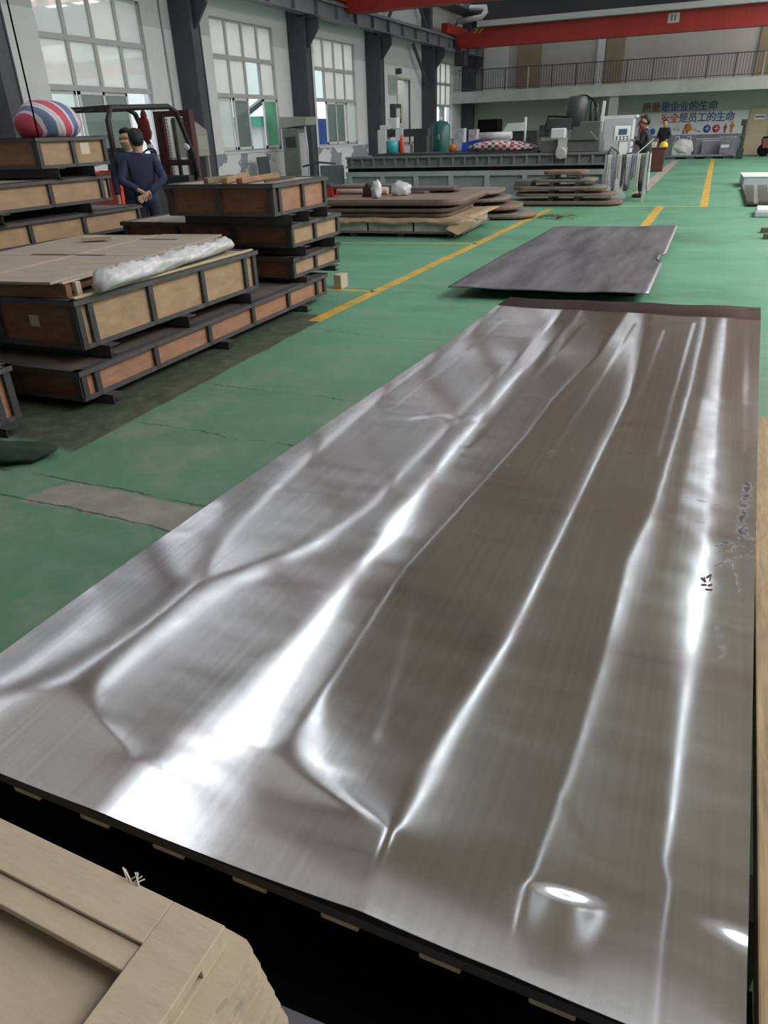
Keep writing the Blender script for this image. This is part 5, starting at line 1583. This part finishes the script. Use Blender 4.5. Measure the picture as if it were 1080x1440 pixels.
for i, (c, nm) in enumerate(RG):
    o = rag(-2.28 + i * .102, 17.93, .092, .58 + .12 * math.sin(i * 2.3), c, i)
    tag(o, '%s rag on the front of the rail, %s from the machine' % (nm, names_[i]), 'rag', 'rags hanging on the front of the rail')
for i in range(6):
    c, nm = RG[(i * 3 + 2) % 8] if i % 2 else RG[(i * 2) % 8]
    o = rag(-1.475 - i * .0085, 18.03 + i * .125, .115, .66 + .08 * math.sin(i), (.50, .50, .50) if i != 3 else c, 30 + i, 'y')
    tag(o, 'broad pale cloth on the lane side of the rail, %s from the front' % names_[i], 'rag', 'cloths hanging on the lane side of the rail')
# brown desk, helmet
dk = thing('desk', 'reddish brown desk at the edge of the green lane', 'desk', (-2.28, 29.4, 0), R(2))
M['desk'] = mat('desk_brown', (.10, .035, .025), .4, noise=.2, nscale=4)
MB().box(-.40, .42, -.02, .9, .72, .77).build('desk_top', 'desk', dk, .005)
MB().box(-.32, .34, 0, .03, .04, .7195).build('front_panel', 'desk', dk)
for s in (-1, 1):
    MB().box(.01 + s * .34 - .02, .01 + s * .34 + .02, .031, .85, 0, .7195).build('side_panel', 'desk', dk)
hm = thing('safety_helmet', 'yellow safety helmet on the brown desk', 'helmet', (-1.98, 29.6, .771))
MB().lathe([(.15, 0), (.15, .03), (.135, .10), (.09, .16), (.02, .18)], 20).build('shell', mat('helmet_yellow', (.72, .50, .03), .35), hm)
MB().prism([(-.13, -.10), (-.10, -.2), (.10, -.2), (.13, -.10)], 0, .015).build('brim', mat('brim_yellow', (.66, .46, .03), .35), hm)
tag(MB().box(-.28, .12, -.12, .25, 0, .16).build('paper_stack', mat('paper_stack', (.55, .54, .52), .8), None, 0, (-2.36, 29.6, .7712)), 'stack of papers on the brown desk beside the helmet', 'papers')
tag(MB().box(-.012, .012, 0, .5, 0, .55).build('white_board', 'white_paint', None, 0, (-2.62, 28.5, .0)), 'small white board leaning by the brown desk', 'board')

# ------------------------------------------------------------------ back wall
bn = thing('slogan_banner', 'white safety slogan banner with red and blue lettering on the back wall', 'banner', (0, 0, 0))
yb = YB - .045
M['banner'] = mat('banner_white', (.66, .67, .70), .6)
MB().box(-4.35, .83, yb, YB - .031, .96, 1.93).build('sheet', 'banner', bn)
M['txt_blue'] = mat('lettering_blue', (.04, .10, .24), .6)
M['txt_red'] = mat('lettering_red', (.50, .05, .04), .6)
M['txt_brown'] = mat('lettering_brown', (.22, .10, .08), .6)
M['txt_orange'] = mat('lettering_orange', (.55, .19, .05), .6)
def text(s, x, z, size, m, parent, y, name='lettering', depth=.012):
    c = bpy.data.curves.new(name, 'FONT')
    c.body = s; c.size = size; c.extrude = depth; c.align_x = 'LEFT'
    c.offset = size * .012
    c.materials.append(M[m])
    o = bpy.data.objects.new(name, c)
    COL.objects.link(o)
    o.parent = parent
    bpy.context.view_layer.update()
    me = bpy.data.meshes.new_from_object(o.evaluated_get(bpy.context.evaluated_depsgraph_get()))
    bpy.data.objects.remove(o)
    o = bpy.data.objects.new(name, me)
    COL.objects.link(o)
    o.parent = parent
    o.location = (x, y, z); o.rotation_euler = (PI / 2, 0, 0)
    return o
yl = yb - .014
def line(chars, x, z, size, pitch, y):
    for ch_, m in chars:
        text(ch_, x, z, size, m, bn, y)
        x += pitch
line([('质', 'txt_brown'), ('量', 'txt_brown')] + [(c, 'txt_blue') for c in '是企业的生命'], -4.05, 2.03, .44, .43, YB - .016)
line([('安', 'txt_red'), ('全', 'txt_red')] + [(c, 'txt_blue') for c in '是员工的生命'], -3.12, 1.535, .44, .415, yl)
text('安全', -2.05, 1.02, .15, 'txt_brown', bn, yl)
def disc(x, z, r, m, name, squash=1.0):
    return MB().lathe([(.01, -.008), (r, -.008), (r, .0), (.01, .0)], 20, (x, yl, z), 'Y').build(name, m, bn)
disc(-1.80, 1.28, .17, 'txt_orange', 'orange_helmet_sign'); 
MB().box(-2.02, -1.58, yl - .012, yl, 1.16, 1.22).build('orange_helmet_sign', 'txt_orange', bn)
disc(-3.42, 1.14, .14, mat('badge_blue', (.05, .10, .40), .6), 'blue_badge')
M['badge_blue'] = bpy.data.materials['badge_blue']
M['badge_red'] = mat('badge_red', (.50, .05, .08), .6)
disc(-.93, 1.20, .17, 'badge_blue', 'blue_badge'); disc(-.52, 1.20, .17, 'badge_red', 'red_badge')
for x in (-.93, -.52):
    MB().box(x - .09, x + .09, yl - .016, yl - .0085, 1.19, 1.215).box(x - .012, x + .012, yl - .016, yl - .0085, 1.10, 1.30).build('badge_bars', 'banner', bn)
# small illegible signs drawn as strokes
st = MB()
r6 = random.Random(9)
for cx, cz, s in ((-2.45, 1.28, .15), (-2.25, 1.22, .10), (-1.45, 1.20, .13), (-1.28, 1.12, .09)):
    for k in range(5):
        a = r6.choice((0, 0, PI / 2, .6))
        px, pz = cx + r6.uniform(-.4, .4) * s, cz + r6.uniform(-.5, .5) * s
        st.bar((px - math.cos(a) * s * .5, yl - .004, pz - math.sin(a) * s * .5), (px + math.cos(a) * s * .5, yl - .004, pz + math.sin(a) * s * .5), .018, .008)
st.build('small_lettering', 'txt_brown', bn)
def figure_sign(x, z, h, m, flip=1):
    s = MB()
    s.lathe([(.01, -.01), (h * .09, -.01), (h * .09, 0), (.01, 0)], 14, (x, yl, z + h * .9), 'Y')
    mm = Matrix.Translation((0, yl, 0)) @ Matrix.Rotation(PI / 2, 4, 'X')
    f = flip
    s.prism([(x - f * .13 * h, z + .78 * h), (x + f * .13 * h, z + .78 * h), (x + f * .22 * h, z + .5 * h), (x + f * .16 * h, z + .42 * h), (x + f * .10 * h, z + .6 * h), (x + f * .12 * h, z), (x + f * .03 * h, z), (x, z + .38 * h), (x - f * .03 * h, z), (x - f * .12 * h, z), (x - f * .10 * h, z + .6 * h), (x - f * .18 * h, z + .44 * h), (x - f * .22 * h, z + .5 * h)], 0, .01, mm)
    return s.build('worker_silhouette', m, bn)
figure_sign(-3.98, .98, .88, 'txt_red')
figure_sign(-.13, 1.0, .40, 'txt_brown'); figure_sign(.15, 1.0, .50, 'txt_orange')

# objects along the back wall
bgm = thing('bulk_bag', 'large white bulk bag on a pallet below the slogan banner', 'bag', (-1.83, 39.6, .15))
MB().blob((0, 0, .30), (.50, .42, .38), 41, .10, 28, 18).box(-.42, .42, -.34, .34, .001, .34).build('sack', mat('bulk_bag_white', (.56, .57, .58), .8, noise=.25, nscale=5, bump=.6), bgm, .05)
for x in (-.25, .25):
    MB().tube([(x - .1, 0, .6), (x - .06, 0, .78), (x + .06, 0, .78), (x + .1, 0, .6)], .02, 6).build('strap', 'plastic_white', bgm)
pk = thing('plastic_pallet', 'grey pallet carrying the bulk bag and leaning panels along the back wall', 'pallet', (-.45, 40.3, 0))
for x in (-1.75, -.95, -.15, .65):
    MB().box(x - .18, x + .18, -.95, .8, 0, .10).build('runner', 'wall_lower', pk)
MB().box(-1.95, 1.0, -1.1, .85, .101, .1495).build('deck', 'wall_lower', pk)
for i, (x0, x1, z1, y, lab) in enumerate(((-1.28, -.25, .78, 40.7, 'blue-grey panel leaning by the back wall beside the bulk bag'), (-.27, .45, .82, 40.9, 'blue-grey panel at the back wall nearest the green post'), (-1.0, .2, .70, 40.45, 'long blue-grey panel in front of the other leaning panels'))):
    t = thing('wall_panel', lab, 'panel', (0, y, .15), 0, 'panels leaning on the back wall')
    MB().box(x0, x1, 0, .04, 0.0005, z1 - .1).build('sheet', mat('blue_grey_panel', (.22, .235, .28), .5, noise=.15, nscale=2), t, .004)
    MB().box(x0, x1, -.012, -.0005, z1 - .16, z1 - .12).build('edge_strip', 'alu_dim', t)
lb = thing('wrapped_box', 'clear film wrapped box with white label below the banner by the green post', 'box', (.05, 39.9, .15))
MB().box(-.26, .30, -.2, .2, .0005, .70).build('box', mat('film_box', (.24, .25, .28), .25, noise=.4, nscale=6), lb, .02)
MB().box(-.22, .12, -.204, -.2005, .28, .40).build('label', 'white_paint', lb)
gp_ = thing('press_column', 'tall dark green machine column standing left of the beige door', 'machine', (.62, 38.6, 0))
M['dgreen'] = mat('dark_green_iron', (.02, .035, .028), .5)
MB().box(-.10, .18, -.15, .2, 0, .42).build('base_block', 'dgreen', gp_, .03)
MB().box(-.03, .10, -.08, .1, .421, 1.30).build('column', 'dgreen', gp_, .02)
MB().box(-.12, .10, -.12, .12, 1.301, 1.55).build('head', 'dgreen', gp_, .03)
MB().lathe([(.03, -.14), (.07, -.14), (.07, -.10), (.03, -.10)], 12, (0, -.02, .85), 'Y').build('knob', 'dgreen', gp_)
d2_ = struct(MB().box(.86, 1.72, YB - .06, YB - .005, .02, 1.97).build('door_2', mat('beige_door_leaf', (.47, .39, .27), .55), None, .004))
MB().box(.80, .86, YB - .08, YB - .005, 0, 2.03).box(1.72, 1.78, YB - .08, YB - .005, 0, 2.03).box(.86, 1.72, YB - .08, YB - .005, 1.97, 2.03).build('door_frame', mat('beige_door_frame', (.38, .31, .22), .55), d2_)
MB().box(1.08, 1.52, YB - .07, YB - .061, 1.52, 1.72).build('sign_plate', 'white_paint', d2_)
MB().box(1.10, 1.50, YB - .075, YB - .071, 1.60, 1.66).build('sign_band', 'badge_blue', d2_)
MB().lathe([(.012, -.03), (.03, -.03), (.03, .03), (.012, .03)], 10, (.95, YB - .1, 1.0), 'Y').build('door_knob', 'alu', d2_)
mb_ = thing('motorbike', 'dark red scooter parked beside the beige door at the back wall', 'scooter', (2.15, 40.6, 0), R(10))
for x in (-.5, .5):
    MB().lathe([(.12, -.05), (.24, -.05), (.27, 0), (.24, .05), (.12, .05)], 18, (x, 0, .27), 'Y').build('wheel', 'black', mb_)
MB().prism([(-.6, .35), (.1, .30), (.35, .45), (.45, .95), (.35, .95), (.1, .55), (-.1, .75), (-.65, .75)], -.12, .12, Matrix.Rotation(PI / 2, 4, 'X')).build('body', mat('scooter_red', (.13, .03, .04), .4), mb_, .02)
MB().tube([(.40, -.28, 1.0), (.38, 0, .97), (.40, .28, 1.0)], .018, 6).build('handlebar', 'black', mb_)
MB().box(-.6, -.05, -.13, .13, .751, .82).build('seat', 'black', mb_, .02)

# gallery railing
gr = thing('gallery_railing', 'dark metal railing with thin balusters along the upper gallery', 'railing', (0, YG - .06, 3.2))
MB().box(XL + .3, XR, -.025, .025, .90, .94).box(XL + .3, XR, -.015, .015, .08, .11).build('rail_bars', 'steel_blue', gr)
xx = XL + .35
nb2 = 0
bal = MB()
while xx < 2.2:
    bal.box(xx - .012, xx + .012, -.012, .012, .11, .90)
    xx += .125
while xx < XR:
    bal.box(xx - .012, xx + .012, -.012, .012, .11, .90)
    xx += .25
tag(bal.build('balusters', 'steel_blue', gr), None, None, None, 'stuff')
xx = XL + .4
k = 0
while xx < XR:
    MB().box(xx - .025, xx + .025, -.025, .025, 0, .92).build('post', 'alu_dim' if k % 3 == 0 else 'steel_blue', gr)
    xx += 1.15
    k += 1

# ------------------------------------------------------------------ bridge cranes
def bridge_crane(label, y, z0, zt, xl, mark=False, gw=.5):
    t = thing('bridge_crane', label, 'crane', (0, y, 0))
    m4 = Matrix.Rotation(PI / 2, 4, 'X') 
    MB().prism([(xl + .9, z0), (XR - .6, z0), (XR - .6, zt), (xl + 1.5, zt), (xl + .55, z0 + .52), (xl + .25, z0 + .45), (xl + .25, z0 + .12)], -gw / 2, gw / 2, m4).build('girder', 'crane_red', t)
    MB().box(XRW - .16, XRW + .16, -1.5, 1.5, 5.38, 5.78).build('end_truck', 'crane_red', t, .02)
    for yy_ in (-1.1, 1.1):
        MB().lathe([(.05, -.05), (.10, -.05), (.10, .05), (.05, .05)], 16, (XRW, yy_, 5.461), 'X').build('wheel', 'dark_steel', t)
    MB().box(xl + 1.5, XR - .6, -gw / 2 - .35, gw / 2 + .35, zt + .001, zt + .22).build('walkway', 'crane_grey', t)
    MB().box(XR - .62, XR - .45, -1.5, 1.5, 5.38, 5.78).build('end_truck', 'crane_red', t)
    if mark:
        MB().box(-3.05, -2.6, -gw / 2 - .02, -gw / 2 - .001, zt - .42, zt - .08).build('number_plate', 'mezz', t)
        tt = MB()
        for x in (-2.93, -2.80):
            tt.box(x, x + .06, -gw / 2 - .03, -gw / 2 - .021, zt - .36, zt - .14)
        tt.build('number_mark', 'pl_dark', t)
        sl = MB()
        for q in range(2):
            x = xl + 1.25 + q * .22
            sl.prism([(x, z0 + .55), (x + .08, z0 + .55), (x + .36, z0 + .85), (x + .28, z0 + .85)], 0, .01, Matrix.Translation((0, -gw / 2 - .012, 0)) @ m4)
        sl.build('warning_stripe', 'yellow', t)
        MB().box(XRW + .2, XRW + .75, -.7, -.25, 4.15, 4.75).build('drive_motor', 'dark_steel', t, .04)
        MB().bar((XRW + .3, -.4, 4.7), (XRW + .12, -.4, 5.4), .1).build('motor_bracket', 'dark_steel', t)
    return t
bridge_crane('red bridge crane girder spanning the hall in front of the gallery', 38.0, 4.86, 5.62, -12.75, True)
bridge_crane('nearer red bridge crane at the top edge of the view', 26.3, 5.08, 5.95, -13.0)
cbt = thing('duct_pipe', 'grey pipe bent along the crane rail high in the far corner', 'pipe', (XL + 1.1, 39.3, 6.1))
MB().tube([(-.7, 0, 0), (.5, 0, .1), (.7, 0, .3), (.6, .3, .5), (-.2, .4, .55)], .12, 10).build('pipe', 'alu', cbt)
MB().bar((-1.0, 0, -.6), (-.7, 0, .02), .07).bar((-.7, .0, -.02), (-.2, .0, .05), .08).build('bracket', 'steel_blue', cbt)

# ------------------------------------------------------------------ goods at the right edge
GS_ = 'sheet goods on the floor at the right edge'
t = thing('foam_block', 'long white wrapped block on the floor, farthest of the goods at the right edge', 'block', (.58, 22.0, 0), R(2), GS_)
MB().box(0, 1.8, 0, 1.6, .0, .24).build('block', mat('grey_foam', (.42, .44, .45), .6), t, .03)
MB().box(-.02, 1.82, -.02, 1.62, .2405, .265).build('film_top', mat('white_sheet', (.72, .78, .78), .4), t)
t = thing('polished_sheet', 'stack of shiny striped metal sheets on the floor before the white block', 'metal plate', (.60, 17.0, 0), R(-1.5), GS_)
MB().prism([(-.02, 0), (1.9, .06), (1.9, 4.6), (-.18, 4.5)], .03, .06).build('under_sheet', 'dark_steel', t)
def striped_steel():
    m = mat('striped_steel', (.55, .55, .55), .25, metal=.9)
    nt = m.node_tree; N, L = nt.nodes.new, nt.links.new
    tc = N('ShaderNodeTexCoord'); w = N('ShaderNodeTexWave'); w.inputs['Scale'].default_value = 1.1; w.inputs['Distortion'].default_value = .6; L(tc.outputs['Object'], w.inputs[0])
    cr = N('ShaderNodeValToRGB'); cr.color_ramp.elements[0].position = .80; cr.color_ramp.elements[0].color = (.20, .19, .185, 1); cr.color_ramp.elements[1].position = .92; cr.color_ramp.elements[1].color = (.75, .75, .74, 1)
    L(w.outputs['Fac'], cr.inputs[0]); L(cr.outputs[0], nt.nodes['Principled BSDF'].inputs['Base Color'])
    return m
MB().prism([(0, .02), (1.9, .08), (1.9, 4.6), (-.16, 4.5)], .0605, .10).build('sheet', striped_steel(), t)
for y in (.4, 2.2, 4.0):
    MB().box(.2, 1.8, y, y + .1, 0, .0295).build('support', 'dark_steel', t)
t = thing('metal_tray', 'pale metal tray on the floor in front of the shiny striped sheets', 'tray', (.68, 15.1, 0), R(-2), GS_)
MB().box(0, 1.3, 0, .9, .0, .10).build('body', mat('pale_tray', (.46, .49, .48), .4), t, .02)
MB().box(.03, 1.27, .03, .87, .1005, .12).build('rim', 'alu', t)
for i, (y, lab) in enumerate(((12.95, 'dark olive timber at the right edge, farther of the two'), (12.25, 'dark olive timber at the right edge, nearer of the two'))):
    tag(MB().box(0, 1.2, 0, .14, 0, .07).build('timber', mat('olive_timber', (.10, .105, .06), .8), None, .005, (.72 + .01 * i, y, 0)), lab, 'timber', 'olive timbers at the right edge')
